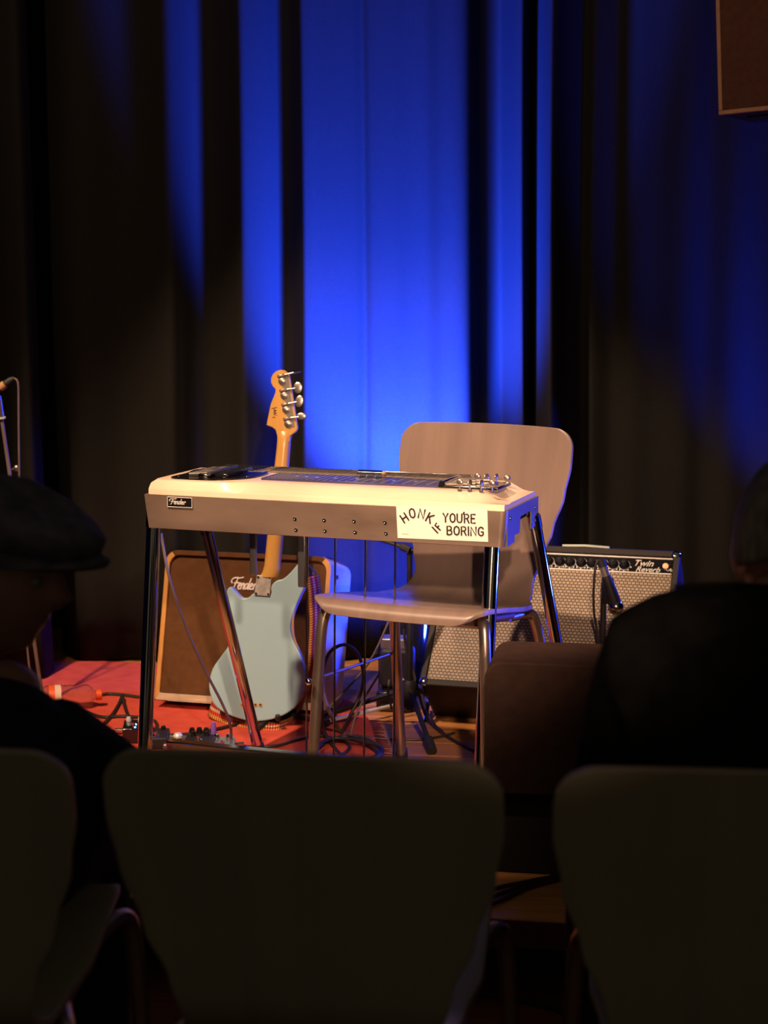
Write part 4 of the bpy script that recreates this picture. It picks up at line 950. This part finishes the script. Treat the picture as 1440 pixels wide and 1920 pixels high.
def person(name, label, base, J, headc, headM, jacket_m, hair=None, cap=None):
    """J: joints in world space; body below is one surface, clothing its children."""
    t = thing(name, label, 'person', base); o_ = Vector(base)
    Jl = {k_: Vector(v)-o_ for k_, v in J.items()}; hc = Vector(headc)-o_
    def mk(off, keys_r, edges, root):
        return skin_mesh({k_: (Jl[k_], r_+off) for k_, r_ in keys_r.items()}, edges, root)
    full = dict(pelvis=.125, waist=.125, chest=.135, neckb=.070, neckt=.058, shL=.062, shR=.062, elL=.044, elR=.044, wrL=.028, wrR=.028, hipL=.085, hipR=.085, knL=.060, knR=.060, anL=.040, anR=.040, toeL=.036, toeR=.036)
    E_ = [('pelvis', 'waist'), ('waist', 'chest'), ('chest', 'neckb'), ('neckb', 'neckt'), ('chest', 'shL'), ('chest', 'shR'), ('shL', 'elL'), ('shR', 'elR'), ('elL', 'wrL'), ('elR', 'wrR'),
          ('pelvis', 'hipL'), ('pelvis', 'hipR'), ('hipL', 'knL'), ('hipR', 'knR'), ('knL', 'anL'), ('knR', 'anR'), ('anL', 'toeL'), ('anR', 'toeR')]
    mb = MB(); add_mesh(mb, skin_mesh({k_: (Jl[k_], r_*.80) for k_, r_ in full.items()}, E_, 'pelvis')); torso_into(mb, Jl, .84); head_into(mb, hc, headM)
    for s in 'LR': hand_into(mb, Jl['wr'+s], Jl['wr'+s]-Jl['el'+s]+Vector((0, .02, 0)), Vector((0, 0, 1)))
    mb.build('body', ['skin', 'eye'], t, smooth=180)
    up = dict(waist=.150, chest=.165, neckb=.084, shL=.083, shR=.083, elL=.062, elR=.062, wrL=.044, wrR=.044, pelvis=.150)
    Eu = [('pelvis', 'waist'), ('waist', 'chest'), ('chest', 'neckb'), ('chest', 'shL'), ('chest', 'shR'), ('shL', 'elL'), ('shR', 'elR'), ('elL', 'wrL'), ('elR', 'wrR')]
    mb = MB(); add_mesh(mb, skin_mesh({k_: (Jl[k_], r_) for k_, r_ in up.items()}, Eu, 'waist')); torso_into(mb, Jl, 1.0); mb.build('jacket', jacket_m, t, smooth=180)
    lo = dict(pelvis=.140, hipL=.098, hipR=.098, knL=.074, knR=.074, anL=.058, anR=.058)
    El = [('pelvis', 'hipL'), ('pelvis', 'hipR'), ('hipL', 'knL'), ('hipR', 'knR'), ('knL', 'anL'), ('knR', 'anR')]
    mb = MB(); add_mesh(mb, skin_mesh({k_: (Jl[k_], r_) for k_, r_ in lo.items()}, El, 'pelvis')); mb.build('trousers', 'dark_trousers', t, smooth=180)
    for s in 'LR':
        a_, e = Jl['an'+s], Jl['toe'+s]; d = (e-a_); d.z = 0; d.normalize(); q = Vector((a_.x, a_.y, -o_.z))
        mb = MB(); mb.tube([q-d*.06+Vector((0, 0, .040)), q+Vector((0, 0, .048)), q+d*.10+Vector((0, 0, .040)), q+d*.19+Vector((0, 0, .030))], [.036, .046, .046, .028], 12, up=(0, 0, 1)); mb.build('shoe', 'black', t)
    if hair: hair(t, hc, headM)
    if cap: cap(t, hc, headM)
    return t
def hair_cap(t, hc, M3):
    rings = []
    for i in range(0, 15):
        a = math.pi*(.02+.56*i/14); ring = []
        for k in range(36):
            b_ = 2*math.pi*k/36; x, y, z = math.sin(a)*math.cos(b_), math.sin(a)*math.sin(b_), math.cos(a)
            lim = .56 if y > -.2 else .30
            aa = min(a, math.pi*(lim if y > .2 else lim-.04)); x, y, z = math.sin(aa)*math.cos(b_), math.sin(aa)*math.sin(b_), math.cos(aa)
            r_ = 1+.02*math.sin(7*b_+3*a)+.015*math.sin(13*b_)
            ring.append(hc+M3 @ Vector((x*.088*r_, y*.108*r_+.002, z*.128*r_)))
        rings.append(ring)
    mb = MB(); mb.loft(rings[::-1]); mb.build('hair', 'grey_hair', t, smooth=180)
def flat_cap(t, hc, M3):
    rings = []
    for (z, rx, ryf, ryb, oy) in ((.046, .088, .106, .106, 0), (.062, .094, .116, .110, -.004), (.080, .104, .142, .118, -.008), (.100, .104, .148, .116, -.008), (.118, .092, .118, .104, -.004), (.131, .066, .080, .078, 0), (.137, .03, .04, .04, 0)):
        ring = []
        for k in range(40):
            b_ = 2*math.pi*k/40; y = math.sin(b_); w_ = 1+.015*math.sin(8*b_)
            zz = z - (.030*max(0, -y)**1.5 if z > .06 else 0)
            ring.append(hc+M3 @ Vector((math.cos(b_)*rx*w_, oy+(ryf if y < 0 else ryb)*y*w_, zz)))
        rings.append(ring)
    mb = MB(); mb.loft(rings); c_ = mb.build('flat_cap', 'tweed', t, smooth=180)
    rows = []
    for j in range(6):
        u = j/5; row = []
        for k in range(17):
            a = R(-180+180*k/16); row.append(hc+M3 @ Vector((math.cos(a)*(.086-.004*u), math.sin(a)*(.098+.070*u), .060-.020*u-.012*math.cos(a)**2)))
        rows.append(row)
    mb = MB(); mb.loft(rows, closed=False, caps=False); mb.build('cap_peak', 'tweed', c_, smooth=180, solid=.008, fix=False)
# person in the black jacket: back towards the camera, looking at the stage
def rotM(yaw, pitch=0, roll=0): return Euler((R(pitch), R(roll), R(yaw)), 'XYZ').to_matrix()
jr = dict(pelvis=(.455, 2.06, .53), waist=(.46, 2.01, .68), chest=(.475, 2.05, .865), neckb=(.50, 2.10, .965), neckt=(.515, 2.135, 1.00),
          shL=(.315, 2.06, .900), shR=(.650, 2.02, .900), elL=(.290, 2.17, .64), elR=(.72, 2.10, .64), wrL=(.37, 2.38, .60), wrR=(.60, 2.36, .60),
          hipL=(.37, 2.10, .52), hipR=(.55, 2.08, .52), knL=(.34, 2.52, .53), knR=(.58, 2.50, .53), anL=(.34, 2.56, .09), anR=(.58, 2.54, .09), toeL=(.33, 2.70, .035), toeR=(.59, 2.68, .035))
person('person', 'seated person in a black jacket with short grey hair, seen from behind', (.455, 2.1, 0), jr, (.528, 2.165, 1.022), rotM(180-6, 16), 'black_cloth', hair=hair_cap)
# person in the flat cap: hunched forward, head turned to the right
jl = dict(pelvis=(-.66, 2.14, .53), waist=(-.65, 2.16, .60), chest=(-.60, 2.34, .665), neckb=(-.545, 2.42, .765), neckt=(-.525, 2.44, .82),
          shL=(-.74, 2.42, .70), shR=(-.455, 2.38, .700), elL=(-.80, 2.60, .56), elR=(-.375, 2.50, .60), wrL=(-.68, 2.72, .60), wrR=(-.48, 2.70, .59),
          hipL=(-.75, 2.20, .52), hipR=(-.58, 2.20, .52), knL=(-.80, 2.60, .50), knR=(-.46, 2.58, .50), anL=(-.80, 2.62, .09), anR=(-.46, 2.60, .09), toeL=(-.81, 2.76, .035), toeR=(-.44, 2.74, .035))
person('person', 'hunched seated person in a navy jacket and grey flat cap, head turned sideways', (-.64, 2.2, 0), jl, (-.555, 2.45, .945), rotM(72, 8), 'navy_cloth', cap=flat_cap)
